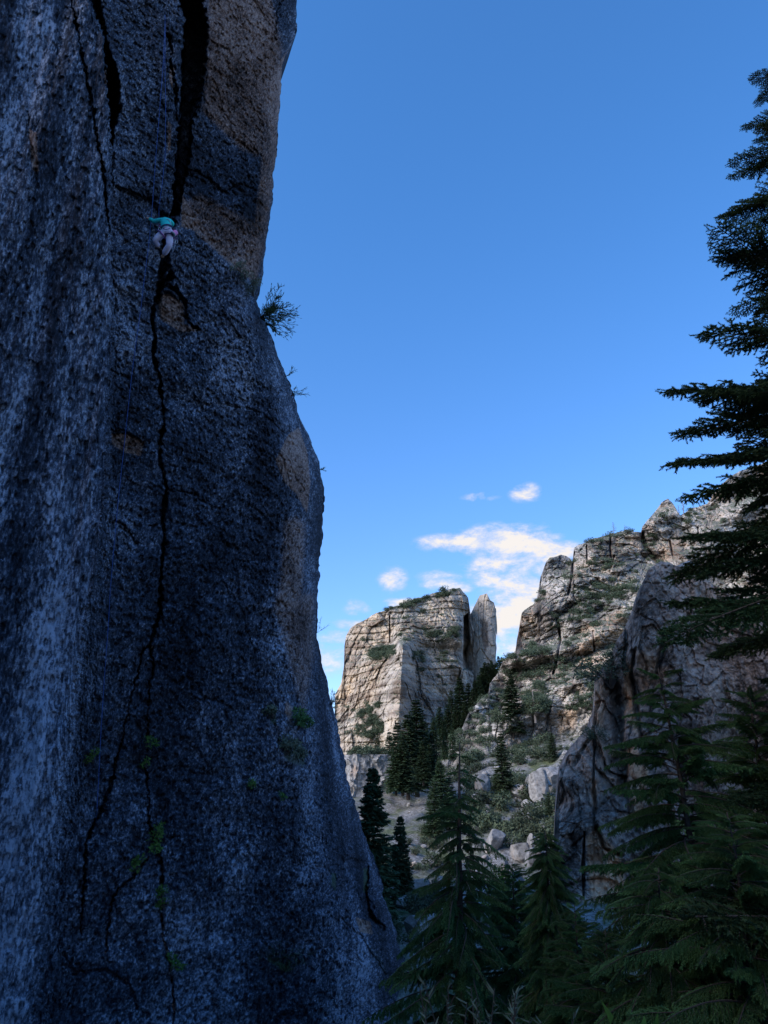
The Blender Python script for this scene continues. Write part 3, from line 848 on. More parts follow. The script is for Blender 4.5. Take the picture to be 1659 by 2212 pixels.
def h_tan(px, py):
    t = np.zeros(px.shape) + .10
    for poly, a in ((z6((300, 760), (400, 730), (360, 950), (300, 950)), .5), (z6((610, 850), (720, 800), (880, 720), (900, 900), (700, 1100), (620, 1000)), .62), (z6((810, 340), (980, 330), (970, 440), (800, 450)), .40), (z6((1080, 340), (1240, 340), (1200, 470), (1080, 480)), .45),
                    (z6((980, 300), (1100, 150), (1180, 220), (1060, 300)), .35), (z6((520, 1280), (640, 1270), (620, 1380), (530, 1400)), .8), (z6((600, 480), (700, 450), (680, 560), (590, 600)), .3), (z6((1340, 120), (1659, -50), (1659, 60), (1380, 160)), .5)):
        t = np.maximum(t, a * sstep(-3, 3, poly_sd(px, py, poly)))
    return t


h_raw = h_depth
h_depth = lambda px, py: 142 + (h_raw(px, py) - 118) * .60 + 7 * sstep(690, 750, py)
hill = rock_sheet('rocky_hillside', H_TOP, [(430, 800), (460, 786), (500, 778), (560, 772), (620, 772), (800, 790)], H_TOP[0][0], 795, 470, 400, h_depth, h_relief, M_hill, 'steep hillside of stacked grey and tan cliff bands with shrub ledges', 50, h_tan, 1.8, 3)

# the dark crag in front of it
C_TOP = [(553, 855), (556, 800), (559, 770), (566, 757), (573, 750), (588, 735), (593, 722), (595, 690), (600, 676), (612, 655), (617, 641), (624, 630), (631, 612), (640, 588), (648, 569), (661, 562), (671, 564), (697, 575), (720, 590), (745, 600), (800, 612), (840, 640)]
c_depth = rbf_px([(556, 800, 55), (575, 780, 53), (590, 830, 52), (600, 700, 56), (597, 760, 54.5), (620, 700, 58), (615, 760, 57), (632, 760, 54.5), (622, 645, 57), (636, 650, 54.5), (640, 600, 55.5), (655, 640, 53.5), (660, 575, 56), (700, 600, 57), (690, 650, 56), (720, 680, 55), (690, 720, 53.5), (760, 640, 57), (800, 700, 55),
                  (650, 750, 53.5), (640, 850, 53), (660, 900, 52), (580, 890, 50), (720, 780, 55), (760, 760, 60), (800, 780, 62), (800, 850, 56), (720, 850, 55), (570, 950, 47), (800, 950, 50)])


def c_relief(P, px, py):
    a1, t1 = blocky(P, 3.0, 1.7, 431, (1, 1, .32), .10); a2, t2 = blocky(P, 1.1, .8, 433, (1, 1, .6), .15); a1 = a1 + a2; t1 = t1 + t2
    o = fbm(P * np.array([.35, .35, .12]), 4, 401) * 1.6 + fbm(P * np.array([1.2, 1.2, .5]), 4, 411, .6) * .45 + fbm(P * 3.5, 3, 421) * .25 + .2 * sstep(.15, .45, fbm(P * np.array([2.2, 2.2, 1.4]), 3, 425)) + a1
    tone = .45 + .12 * t1 + .45 * fbm(P * np.array([.5, .5, .2]), 4, 451, .6) + .55 * fbm(P * 3.6, 3, 461, .7)
    for pts, w_, d_ in (((*z8((560, 60), (540, 200), (570, 400), (600, 560)),), 3.5, 1.4), ((*z8((430, 250), (460, 420), (470, 640), (500, 900)),), 9, 2.2), ((*z8((270, 1110), (262, 1300), (265, 1480)),), 2.2, 2.0),
                        ((*z8((330, 560), (320, 800), (330, 1000)),), 2.5, .8), ((*z8((340, 1080), (380, 1200), (480, 1240)),), 3.0, 1.2), ((*z8((520, 600), (510, 800), (540, 1000)),), 4, 1.0), ((*z8((310, 560), (250, 640), (210, 720)),), 2.5, .6),
                        ((*z8((200, 1190), (260, 1130)),), 2.0, .8), ((*z6((1110, 860), (1080, 980), (1060, 1080)),), 4, 1.2), ((*z6((1190, 500), (1290, 525)),), 2.5, 1.6)):
        d, _ = polyline_d(px, py, pts); o += d_ * sstep(w_, .3, d + fbm(P * .8, 2, 441) * 1.5)
    return o, tone


def c_tan(px, py):
    t = np.zeros(px.shape)
    for poly, a in ((z8((500, 180), (535, 150), (560, 420), (600, 560), (560, 540), (500, 400)), .95), (z8((510, 600), (560, 600), (640, 760), (600, 1050), (540, 1000), (530, 800)), 1.0), (z8((280, 1130), (340, 1080), (480, 1240), (480, 1300), (520, 1450), (380, 1550), (300, 1480)), 1.0),
                    (z8((320, 250), (400, 260), (400, 330), (370, 500), (330, 480)), .5), (z8((560, 60), (700, 100), (680, 250), (600, 300)), .5), (z8((310, 800), (340, 820), (330, 960), (310, 950)), .6), (z8((680, 150), (760, 150), (740, 260), (690, 260)), .6)):
        t = np.maximum(t, a * sstep(-3, 3, poly_sd(px, py, poly)))
    return t


crag = rock_sheet('crag', C_TOP, [(545, 905), (600, 960), (700, 985), (840, 990)], C_TOP[0][0], 835, 330, 440, c_depth, c_relief, M_crag, 'dark pitted crag with orange-streaked grooves at the foot of the hillside', 14, c_tan, 2.2, 4, False, 5.0, 2.0)

# ------------------------------------------------------------------ plant builders
def needle_branch(seed, L=2.4, droop=.28, up=.10, side=.42, weep=0.0, sparse=1.0, needle=.020):
    """one conifer bough along +X: axis, side shoots, finger twigs, all set with needles"""
    rg = random.Random(seed); mb = MB()
    ax = []
    n = 12
    for i in range(n + 1):
        t = i / n
        ax.append(np.array([L * t, .06 * L * math.sin(3 * t + seed), L * (up * t - droop * t * t + .12 * max(0, t - .7))]))
    mb.tube(ax, [.022 * (1 - .85 * i / n) for i in range(n + 1)], 1, 5)

    def on(t):
        k = min(int(t * n), n - 1); f = t * n - k
        return ax[k] * (1 - f) + ax[k + 1] * f

    def shoot(p, d, ln, r=.004, lvl=0):
        d = d / np.linalg.norm(d)
        seg = 4 if lvl == 0 else 2
        pts = [p]
        for k in range(seg):
            d = d + np.array([0, 0, -.05 - weep * .35]) + np.array([rg.uniform(-.1, .1) for _ in range(3)]); d = d / np.linalg.norm(d)
            pts.append(pts[-1] + d * ln / seg)
        if lvl == 0: mb.tube(pts, [r * 1.3, r, r, r * .7, r * .4], 1, 3)
        stepn = .011
        m = max(3, int(ln / stepn))
        for k in range(m):
            t = (k + .5) / m; kk = min(int(t * seg), seg - 1); f = t * seg - kk
            q = pts[kk] * (1 - f) + pts[kk + 1] * f
            dd = pts[kk + 1] - pts[kk]; dd = dd / np.linalg.norm(dd)
            s_ = np.cross(dd, (0, 0, 1)); s_ = s_ / (np.linalg.norm(s_) + 1e-6); u_ = np.cross(s_, dd)
            for j in range(4 if lvl == 0 else 5):
                a = rg.uniform(0, 6.283)
                o_ = s_ * math.cos(a) + u_ * math.sin(a)
                tip = q + (dd * .75 + o_ * .8) * needle * rg.uniform(.9, 1.5)
                w = np.cross(o_, dd) * .0055
                mb.tri(q - w, q + w, tip, 0)
        return pts

    ns = int(L / .055 * sparse)
    for i in range(ns):
        t = .14 + .86 * (i + rg.random() * .6) / ns
        p = on(min(t, .995))
        for sgn in (-1, 1):
            if rg.random() < .08: continue
            ln = (side * L * (1 - t) ** .8 * (1 - math.exp(-t * 9)) + .09) * rg.uniform(.6, 1.1)
            d = np.array([.75, sgn * 1.0, rg.uniform(-.15, .12) - weep])
            pts = shoot(p, d, ln)
            nf = int(ln / .036)
            for k in range(nf):
                f = (k + .7) / (nf + .7)
                kk = min(int(f * 4), 3); q = pts[kk] * (1 - (f * 4 - kk)) + pts[kk + 1] * (f * 4 - kk)
                dd = pts[kk + 1] - pts[kk]; dd = dd / np.linalg.norm(dd)
                sd = np.cross(dd, (0, 0, 1)) * (1 if k % 2 else -1)
                shoot(q, dd * .8 + sd * .8 + np.array([0, 0, rg.uniform(-.75, .35) - weep]), rg.uniform(.06, .14) * (1 - .4 * f), lvl=1)
    shoot(on(.93), ax[-1] - ax[-3], .12, lvl=1)
    return mb


BR_SPRUCE = [needle_branch(i, 2.4, .20 + .05 * (i % 3), .10, .40).mesh('spruce_branch', [M_spruce, M_bark]) for i in range(4)]
BR_FIR = [needle_branch(20 + i, 1.8, .34 + .09 * i, .14, (.36, .26, .30, .22)[i], (.25, .5, .4, .65)[i], (.75, .65, .9, .7)[i], .026).mesh('fir_branch', [M_fir, M_bark]) for i in range(4)]
BR_WEEP = [needle_branch(40 + i, 1.0, .95, .10, .45, .7, 1.2, .022).mesh('weeping_branch', [M_fir, M_bark]) for i in range(3)]


def trunk_mesh(h, r, lean=(0, 0), wob=.03, seed=0, sides=9, mat=None):
    rg = random.Random(seed); mb = MB(); pts = []; rad = []
    for i in range(11):
        t = i / 10
        pts.append((lean[0] * t + rg.uniform(-1, 1) * wob * t, lean[1] * t + rg.uniform(-1, 1) * wob * t, -.3 + (h + .3) * t)); rad.append(r * (1 - .93 * t) * (1.35 if i == 0 else 1))
    mb.tube(pts, rad, 0, sides)
    return mb.mesh('trunk', [mat or M_bark], True)


def boughed_tree(name, px, top_py, d, label, cat, branches, base_len, r_low, n, seed, trunk_r, start=.06, shape=.85, group=None, lean=(0, 0), jit=.25, base_z=None, pitch_low=-.25, pitch_top=.45, bare_top=0.0, az_keep=None):
    rg = random.Random(seed)
    top = at(px, top_py, d)
    gz_ = float(ground_z(np.array([top[0]]), np.array([top[1]]))[0]) if base_z is None else base_z
    h = top[2] - gz_
    o = empty(name, (top[0] - lean[0], top[1] - lean[1], gz_), label, cat, group)
    obj('trunk', trunk_mesh(h, trunk_r, lean, .02, seed), o)
    a = rg.random() * 6.28
    for i in range(n):
        t = start + (1 - start - .01) * ((i + rg.random()) / n) ** .95
        a += 2.399 + rg.uniform(-.4, .4)
        if bare_top and t > 1 - bare_top and rg.random() < .62: continue
        ln = (r_low * (1 - t) ** shape + .10 + .05 * r_low) * rg.uniform(1 - jit, 1 + jit * .6)
        if az_keep and not az_keep(a, t): continue
        b = obj('branch', rg.choice(branches), o)
        sc = ln / base_len
        b.scale = (sc, sc * rg.uniform(.85, 1.1), sc)
        b.location = (lean[0] * t, lean[1] * t, h * t)
        b.rotation_euler = (rg.uniform(-.5, .5), -(pitch_low + (pitch_top - pitch_low) * t) + rg.uniform(-.30, .26), a)
    return o


def far_conifer_meshes(seed, whorls=44, per=12, blades=7, R=.17, mat=None, ragged=.35):
    rg = random.Random(seed); cr = MB(); tr = MB()
    tr.tube([(0, 0, -.04), (rg.uniform(-.006, .006), rg.uniform(-.006, .006), .5), (0, 0, .99)], [.016, .010, .002], 0, 6)
    for w in range(whorls):
        h = .06 + .93 * (w + rg.random()) / whorls
        r0 = R * (1 - h) ** .78 + .012
        for b in range(per):
            if rg.random() < .12: continue
            a = rg.uniform(0, 6.283); r = r0 * rg.uniform(1 - ragged, 1.12)
            ca, sa = math.cos(a), math.sin(a)
            dr = rg.uniform(-.55, -.1) + .5 * h
            def pt(t): return np.array([ca * r * t, sa * r * t, h + r * dr * t * t + .03 * r * t])
            for k in range(blades):
                t = .15 + .85 * (k + rg.random()) / blades
                p = pt(t)
                for sg in (-1, 1):
                    ln = (r * .42 * (1.1 - t) + .011) * rg.uniform(.6, 1.2)
                    an = a + sg * rg.uniform(.4, 1.0)
                    d = np.array([math.cos(an), math.sin(an), rg.uniform(-.55, .1)])
                    w_ = np.array([-math.sin(an), math.cos(an), rg.uniform(-.8, .8)]) * rg.uniform(.006, .0125)
                    cr.tri(p - w_, p + w_, p + d * ln, 0)
            q = pt(1.0); d = pt(1.0) - pt(.8); w_ = np.array([-sa, ca, rg.uniform(-.5, .5)]) * .006
            cr.tri(pt(.45) - w_, pt(.45) + w_, q + d * .3, 0)
    return cr.mesh('crown', [mat or M_far_fir]), tr.mesh('trunk', [M_bark])


FAR = [far_conifer_meshes(100 + i, 46, 12, 7, (.15, .17, .20, .16, .135)[i]) for i in range(5)]
DETAIL = [far_conifer_meshes(150 + i, 80, 11, 11, .20, M_far_fir) for i in range(2)]


def place_tree(name, base, h, k, label, cat='tree', group=None, tmpl=None, widen=1.0, rz=None):
    cr, tr = (tmpl or FAR)[k % len(tmpl or FAR)]
    o = empty(name, base, label, cat, group)
    a = obj('crown', cr, o); b = obj('trunk', tr, o)
    a.scale = b.scale = (h * widen, h * widen, h)
    a.rotation_euler.z = b.rotation_euler.z = rz if rz is not None else k * 1.7 + base[0]
    return o


def shrub_mesh(seed, leaf=.085, n=520, mat=None, flat=.75, lobes=9):
    rg = random.Random(seed); mb = MB()
    L = []
    for k in range(lobes):
        a = rg.uniform(0, 6.283); r = rg.uniform(.05, .36)
        L.append((np.array([r * math.cos(a), r * math.sin(a), rg.uniform(.18, .55) * flat]), rg.uniform(.14, .27)))
    for c, r in L:
        mb.tube([(0, 0, -.12), c * .5 + np.array([0, 0, .02]), c], [.02, .013, .006], 1, 4)
    for i in range(n):
        c, r = rg.choice(L)
        d = np.array([rg.gauss(0, 1) for _ in range(3)]); d /= np.linalg.norm(d)
        p = c + d * r * rg.uniform(.55, 1.1) * np.array([1, 1, .85])
        u = np.array([rg.gauss(0, 1) for _ in range(3)]); u /= np.linalg.norm(u)
        v = np.cross(u, d); v /= np.linalg.norm(v) + 1e-6
        s_ = leaf * rg.uniform(.5, 1.2)
        mb.tri(p - v * s_ * .4, p + v * s_ * .4, p + (u * .7 + d * .6) * s_, 0)
    return mb.mesh('shrub', [mat or M_shrub, M_bark])


SHRUBS = [shrub_mesh(300 + i, .085, 520, None, (.75, .6, .9, .7, .8, .55)[i]) for i in range(6)]
LEAFY = [shrub_mesh(340 + i, .060, 1500, M_leaf, 1.0, 14) for i in range(3)]
IVY = [shrub_mesh(360 + i, .16, 130, M_ivy, .8, 6) for i in range(3)]


def boulder_mesh(seed, sub=3, cuts=9):
    rg = random.Random(seed); bm = bmesh.new()
    bmesh.ops.create_icosphere(bm, subdivisions=sub, radius=.62)
    for k in range(cuts):
        n = Vector((rg.gauss(0, 1), rg.gauss(0, 1), rg.gauss(0, .9))).normalized(); d = rg.uniform(.30, .46)
        for v in bm.verts:
            e_ = v.co.dot(n) - d
            if e_ > 0: v.co -= n * e_
    V = np.array([v.co[:] for v in bm.verts])
    dv = fbm(V * 3.0 + seed * 7.1, 4, seed) * .07
    for v, k in zip(bm.verts, dv): v.co *= 1 + k
    me = bpy.data.meshes.new('boulder'); bm.to_mesh(me); bm.free()
    me.materials.append(M_boulder)
    return me


BOULD = [boulder_mesh(400 + i, 4, 8 + i) for i in range(6)]
STONE = [boulder_mesh(430 + i, 2, 8) for i in range(4)]


def gpos(px, py, d=None):
    """where a pixel's ray meets the ground"""
    ds = np.geomspace(6, 330, 500) if d is None else np.linspace(d * .8, d * 1.25, 60)
    P = at(np.full(ds.shape, px), np.full(ds.shape, py), ds)
    below = P[:, 2] < ground_z(P[:, 0], P[:, 1])
    k = int(np.argmax(below)) if below.any() else (len(ds) // 2 if d is not None else len(ds) - 1)
    x, y = P[k, 0], P[k, 1]
    return np.array([x, y, float(ground_z(np.array([x]), np.array([y]))[0])])


# ------------------------------------------------------------------ trees, near ones with each bough its own part
boughed_tree('spruce_tree', 814, 25, 10.0, 'tall dark spruce at the right edge, nearest, its boughs black against the sky', 'tree', BR_SPRUCE, 2.4, 3.2, 380, 31, .20, .16, .62, jit=.48, pitch_low=-.18, pitch_top=.25)
boughed_tree('fir_tree', 659, 668, 9.6, 'drooping fir with a thin leaning leader in front of the dark crag', 'tree', BR_FIR, 1.8, 1.75, 190, 2, .085, .06, .75, lean=(-.35, 0), pitch_low=-.35, pitch_top=.35)
boughed_tree('fir_tree', 748, 690, 12.5, 'dense dark fir behind the drooping fir at the lower right', 'tree', BR_FIR, 1.8, 2.1, 220, 3, .10, .05, .7)
boughed_tree('fir_tree', 728, 812, 7.6, 'dark fir low at the right edge in the thicket', 'tree', BR_FIR, 1.8, 1.5, 210, 4, .06, .05, .8)
boughed_tree('fir_tree', 657, 868, 8.2, 'young fir with a rounded drooping top in the lower right thicket', 'tree', BR_WEEP, 1.0, .95, 150, 5, .05, .05, .7)
boughed_tree('fir_tree', 604, 930, 9.0, 'bright green young fir low in the thicket left of the rounded fir', 'tree', BR_FIR, 1.8, 1.1, 160, 6, .05, .05, .8)
boughed_tree('spruce_tree', 459, 742, 19.5, 'open-crowned spruce with a bare pointed leader in the middle of the picture', 'tree', BR_FIR, 1.8, 2.2, 165, 7, .16, .10, .80, lean=(.22, 0), jit=.42, pitch_low=-.30, pitch_top=.05, bare_top=.16)
boughed_tree('fir_tree', 545, 830, 18.0, 'narrow weeping fir shaped like a cone, right of the open-crowned spruce', 'tree', BR_WEEP, 1.0, .80, 380, 8, .09, .05, .55, jit=.2)
boughed_tree('fir_tree', 512, 862, 21.0, 'shaggy fir between the open-crowned spruce and the narrow weeping fir', 'tree', BR_FIR, 1.8, 1.6, 230, 9, .09, .05, .7)
boughed_tree('fir_tree', 574, 905, 15.0, 'small dark fir at the foot of the narrow weeping fir', 'tree', BR_FIR, 1.8, 1.3, 170, 10, .07, .05, .7)

p = at(373, 766, 40)
place_tree('fir_tree', (p[0], p[1], -6.5), p[2] + 6.5, 0, 'dense green fir rising beside the right foot of the climbing wall', 'tree', None, DETAIL, 1.0)
p = at(400, 815, 46)
place_tree('fir_tree', (p[0], p[1], -6.5), p[2] + 6.5, 1, 'smaller fir just right of the dense fir by the climbing wall', 'tree', None, DETAIL, .9)

GUL = 'firs in the gully below the butte'
def gully(zx, ztop, zbot, k, label, d=None, widen=1.0, group=None, name='fir_tree'):
    (px, pt), (_, pb) = z5((zx, ztop), (zx, zbot))
    b = gpos(px, pb) if d is None else at(px, pb, d)
    dd = math.hypot(b[0], b[1]); tz = at(px, pt, dd)[2]
    return place_tree(name, (b[0], b[1], b[2] - .3), max(2.0, tz - b[2] + .3), k, label, 'tree', group, None, widen)

gully(600, 1390, 1960, 0, 'tallest bright fir of the grove in the gully below the butte', 118, 1.7)
gully(545, 1480, 1980, 1, 'fir on the left shoulder of the tallest gully fir', 115, 1.7)
gully(650, 1530, 1900, 2, 'fir on the right shoulder of the tallest gully fir', 122, 1.7)
gully(480, 1530, 1930, 3, 'dark fir at the left side of the gully grove', 125, 1.5)
gully(430, 1590, 1900, 1, 'fir standing on the slope above the flat-topped outcrop', 130, 1.5)
gully(355, 1565, 1740, 4, 'small pale fir at the left edge of the grove below the butte', 150, 1.3)
gully(870, 1255, 1580, 0, 'large dark fir under the chimney between butte and spire', 180, 1.7)
gully(815, 1335, 1580, 3, 'fir just left of the large dark fir under the chimney', 178, 1.3)
gully(925, 1290, 1580, 2, 'fir just right of the large dark fir under the chimney', 182, 1.3)
gully(820, 1545, 1760, 4, 'small fir at the foot of the pale rock knob', 135, 1.1)
gully(770, 1610, 1760, 1, 'little fir left of the small fir below the rock knob', 138, 1.2)
gully(740, 1745, 1960, 2, 'fir at the lower end of the scree chute', 108, 1.2)
for i, (zx, zt, zb) in enumerate(((960, 1270, 1420), (985, 1240, 1400), (1005, 1195, 1380), (1025, 1160, 1340), (1045, 1165, 1330), (1065, 1150, 1310), (1085, 1170, 1290), (1105, 1125, 1240), (1125, 1130, 1230), (945, 1330, 1500), (900, 1400, 1600), (975, 1350, 1480),
                                  (740, 1440, 1600), (700, 1500, 1640), (790, 1420, 1640), (850, 1420, 1650), (1000, 1300, 1440), (760, 1520, 1700), (690, 1600, 1800), (720, 1580, 1760), (640, 1640, 1900), (510, 1620, 1960), (470, 1680, 1960), (680, 1660, 1880))):
    gully(zx, zt, zb, i, 'dark fir in the crowded wood filling the gully below the spire', 190 - 1.2 * max(0, (zb - 1380)) * .09 - (25 if zx < 720 else 0), 1.75, 'firs crowded in the gully')

p = pick(hill, *z5((1190, 1605))[0]); tp = at(*z5((1180, 1240))[0], math.hypot(p[0], p[1]))
place_tree('spruce_tree', (p[0], p[1] - .5, p[2] - .5), tp[2] - p[2] + .5, 1, 'solitary dark spruce standing on the pale rock knob of the hillside', 'tree', None, None, 1.6)
for (zx, zt, zb), lab, k in (((1440, 1590, 1770), 'small conifer beside the split boulder below the hillside', 2), ((1120, 1590, 1700), 'tiny conifer on the rocks left of the split boulder', 3)):
    px, pb = z5((zx, zb))[0]; pt = z5((zx, zt))[0][1]
    b = gpos(px, pb, 112); place_tree('fir_tree', (b[0], b[1], b[2] - .2), at(px, pt, math.hypot(b[0], b[1]))[2] - b[2], k, lab, 'tree', None, None, 1.5)
for (zx, zt, zb), lab, k in (((1280, 590, 790), 'thin pale conifer on the shrubby slope left of the crag', 4), ((640, 400, 820), 'full conifer on the slope just behind the open-crowned spruce', 2), ((600, 520, 860), 'lower conifer on the slope left behind the open-crowned spruce', 1), ((690, 480, 800), 'conifer on the slope right behind the open-crowned spruce', 3)):
    px, pb = z7((zx, zb))[0]; pt = z7((zx, zt))[0][1]
    b = gpos(px, pb, 80); place_tree('fir_tree', (b[0], b[1], b[2] - .2), at(px, pt, math.hypot(b[0], b[1]))[2] - b[2], k, lab, 'tree', None, None, 1.6)


def bare_tree(name, base, h, seed, label, cat='tree', group=None, conifer=True):
    rg = random.Random(seed); o = empty(name, base, label, cat, group)
    t_ = MB(); t_.tube([(0, 0, -.4), (.03 * h, 0, .5 * h), (0, .02 * h, h)], [.022 * h, .014 * h, .003 * h], 0, 6)
    obj('trunk', t_.mesh('trunk', [M_deadwood]), o)
    b_ = MB()
    for i in range(34):
        t = .22 + .75 * i / 34; a = rg.uniform(0, 6.283); l = h * (.30 if not conifer else .20) * (1.1 - t) * rg.uniform(.5, 1.2) + .02 * h
        p0 = np.array([.03 * h * min(1, 2 * t), 0, h * t])
        e_ = p0 + np.array([math.cos(a) * l, math.sin(a) * l, l * rg.uniform(-.1, .55)])
        b_.tube([p0, (p0 + e_) / 2 + np.array([0, 0, .04 * l]), e_], [.007 * h, .005 * h, .002 * h], 0, 4)
        for k in range(3):
            q = p0 + (e_ - p0) * rg.uniform(.4, .95); f = q + np.array([rg.uniform(-1, 1), rg.uniform(-1, 1), rg.uniform(0, .8)]) * l * .3
            b_.tube([q, f], [.004 * h, .0015 * h], 0, 3)
    obj('branches', b_.mesh('branches', [M_deadwood]), o)
    return o


for (zx, zt, zb), lab, cf in (((825, 255, 325), 'bare dead tree with a spreading top on the cliff rim', False), ((885, 268, 305), 'small bare snag beside the spreading dead tree on the rim', True),
                              ((1205, 115, 215), 'bare dead conifer right of the pointed rock peak', True), ((1180, 160, 220), 'shorter bare conifer close to the pointed rock peak', True), ((1260, 160, 200), 'last low bare snag on the skyline right of the peak', True)):
    px, pb = z6((zx, zb))[0]; pt = z6((zx, zt))[0][1]
    p = pick(hill, px, pb + 1.0); dd = math.hypot(p[0], p[1])
    bare_tree('dead_tree', (p[0], p[1], p[2] - .3), max(1.5, at(px, pt, dd)[2] - p[2]), int(zx), lab, 'dead tree', None, cf)

# pine with a bare pale trunk on the hillside
p = pick(hill, *z5((1322, 1530))[0]); dd = math.hypot(p[0], p[1]); hh = at(*z5((1310, 1320))[0], dd)[2] - p[2]
o = empty('pine_tree', (p[0], p[1] - 1.0, p[2] - .4), 'pine with a bare pale trunk and thin grey crown on the hillside', 'tree')
t_ = MB(); t_.tube([(0, 0, 0), (-.1, 0, hh * .5), (-.25, 0, hh)], [.24, .17, .03], 0, 7); obj('trunk', t_.mesh('trunk', [M_deadwood], True), o)
c_ = obj('crown', shrub_mesh(777, .05, 900, M_shrub, 1.0, 16), o); c_.location = (-.1, 0, hh * .42); c_.scale = (hh * .75, hh * .75, hh * .62)

# small green trees low in the middle
for (zx, zy), sc, lab, mt in (((975, 1010), 2.6, 'yellow-green leafy bush between the boulders and the shaggy fir', M_yellow),):
    b = gpos(*z7((zx, zy + 110))[0], 40)
    o = empty('leafy_bush', b, lab, 'bush'); c_ = obj('foliage', shrub_mesh(801, .05, 1500, mt, 1.25, 16), o); c_.scale = (sc, sc, sc * 1.35)

# ------------------------------------------------------------------ boulders
def boulder(px, py, size, k, label, d=None, on=None, rz=0.0, sink=.25, name='boulder', cat='boulder', tilt=(0, 0)):
    b = pick(on, px, py) if on is not None else gpos(px, py, d)
    o = obj(name, BOULD[k % 6]); o.location = (b[0], b[1], b[2] + size[2] * (.5 - sink)); o.scale = size; o.rotation_euler = (tilt[0], tilt[1], rz)
    return tag(o, label, cat)

boulder(*z5((1340, 1790))[0], (2.2, 2.2, 5.2), 0, 'upright split boulder with an orange foot on the slope', 108, rz=.3, sink=.05)
boulder(*z5((1352, 1650))[0], (2.8, 2.4, 1.0), 1, 'flat cap stone lying on top of the upright split boulder', 109, rz=.2, sink=-1.6)
boulder(*z5((1225, 1705))[0], (4.4, 3.2, 2.0), 2, 'broad pale slab left of the upright split boulder', 112, rz=.5)
boulder(*z5((1300, 1590))[0], (2.6, 2.2, 1.8), 3, 'rounded tan boulder above the pale slab', 120, rz=1.0)
boulder(*z5((1450, 1590))[0], (6.5, 5.0, 4.6), 4, 'large overhanging boulder with an orange underside on the hillside', 118, rz=.4, sink=.2)
boulder(*z5((1260, 1745))[0], (1.8, 1.6, 1.5), 5, 'small boulder leaning against the upright split boulder', 107)
boulder(*z7((870, 665))[0], (2.3, 1.8, 1.8), 1, 'tilted grey boulder on the shrubby slope beside the spruce tip', 92, rz=.7, tilt=(.2, .4))
boulder(*z7((1180, 850))[0], (1.7, 1.3, 2.5), 3, 'tall pointed pale boulder above the narrow weeping fir', 72, rz=.2, sink=.15)
boulder(*z7((955, 945))[0], (2.8, 2.2, 2), 5, 'big pale boulder with a shaded right face at the slope foot', 70, rz=1.2)
boulder(*z7((1110, 985))[0], (1.8, 1.5, 1.9), 0, 'blocky tan boulder left of the weeping fir top', 66, rz=.4)
boulder(*z7((1175, 985))[0], (0.77, 0.72, 2), 2, 'thin standing stone against the blocky tan boulder', 65, rz=.9, sink=.1)
boulder(*z7((1335, 900))[0], (2.3, 1.9, 1.7), 4, 'dark rounded boulder between the weeping fir and the crag', 62, rz=.3)
boulder(*z7((1375, 965))[0], (1.9, 1.4, 0.5), 1, 'flat dark slab at the foot of the crag', 60, rz=.2)
boulder(*z7((855, 790))[0], (1.4, 1.1, 0.99), 2, 'angular boulder halfway down the shrubby slope', 84, rz=.1)
boulder(*z7((1010, 930))[0], (0.83, 0.72, 1.3), 3, 'slim upright stone right of the big pale boulder', 66, rz=.8)
boulder(*z7((500, 1180))[0], (1.4, 1.2, 0.99), 0, 'pale boulder left of the open-crowned spruce, upper of two', 48, rz=.4)
boulder(*z7((450, 1275))[0], (1.3, 1.1, 0.66), 2, 'pale boulder left of the open-crowned spruce, lower of two', 42, rz=1.4)
boulder(*z7((545, 1440))[0], (1.7, 1.3, 1.4), 4, 'large tan boulder behind the lower trunk of the open-crowned spruce', 32, rz=.4)
boulder(*z7((640, 1400))[0], (1, 0.88, 0.99), 5, 'smaller boulder right behind the trunk of the open-crowned spruce', 33, rz=1.1)
boulder(*z7((735, 1740))[0], (0.55, 0.44, 0.39), 3, 'grey stone at the foot of the open-crowned spruce', 21, rz=.6)
boulder(*z5((1000, 1700))[0], (2.4, 2.0, 3.0), 3, 'squat rock pillar at the base of the pale knob', 118, rz=.5, sink=.15)
boulder(*z5((1020, 1840))[0], (2.0, 1.7, 1.6), 1, 'pale round boulder at the top of the shrubby slope', 103, rz=.5)
boulder(*z6((1225, 530))[0], (1.7, 1.4, .8), 2, 'overhanging flat boulder on top of the dark crag', on=crag, rz=.3)

# flat-topped outcrop under the butte, left
bx_ = gpos(*z5((300, 1985))[0], 112)
bm = bmesh.new(); bmesh.ops.create_cube(bm, size=1.0)
bmesh.ops.subdivide_edges(bm, edges=bm.edges[:], cuts=26, use_grid_fill=True)
V = np.array([v.co[:] for v in bm.verts]) * np.array([6.2, 5.0, 6.4])
bl, _ = blocky(V, 2.6, 1.6, 601, (1, 1, .5)); nz_ = fbm(V * .8, 4, 607) * 1.1
for v, q, a_ in zip(bm.verts, V, bl + nz_):
    dirn = Vector((q[0] / 3.1, q[1] / 2.5, 0)); v.co = Vector(q) + dirn * float(a_) * .6 - Vector((0, 0, float(abs(a_)) * .2 * (1 if q[2] > 3 else 0)))
me = bpy.data.meshes.new('outcrop'); bm.to_mesh(me); bm.free(); me.materials.append(M_boulder)
oc = obj('rock_outcrop', me); oc.location = (bx_[0], bx_[1], bx_[2] + 2.9); oc.rotation_euler.z = .35
tag(oc, 'flat-topped tan outcrop with an undercut rim below the left end of the butte', 'rock')

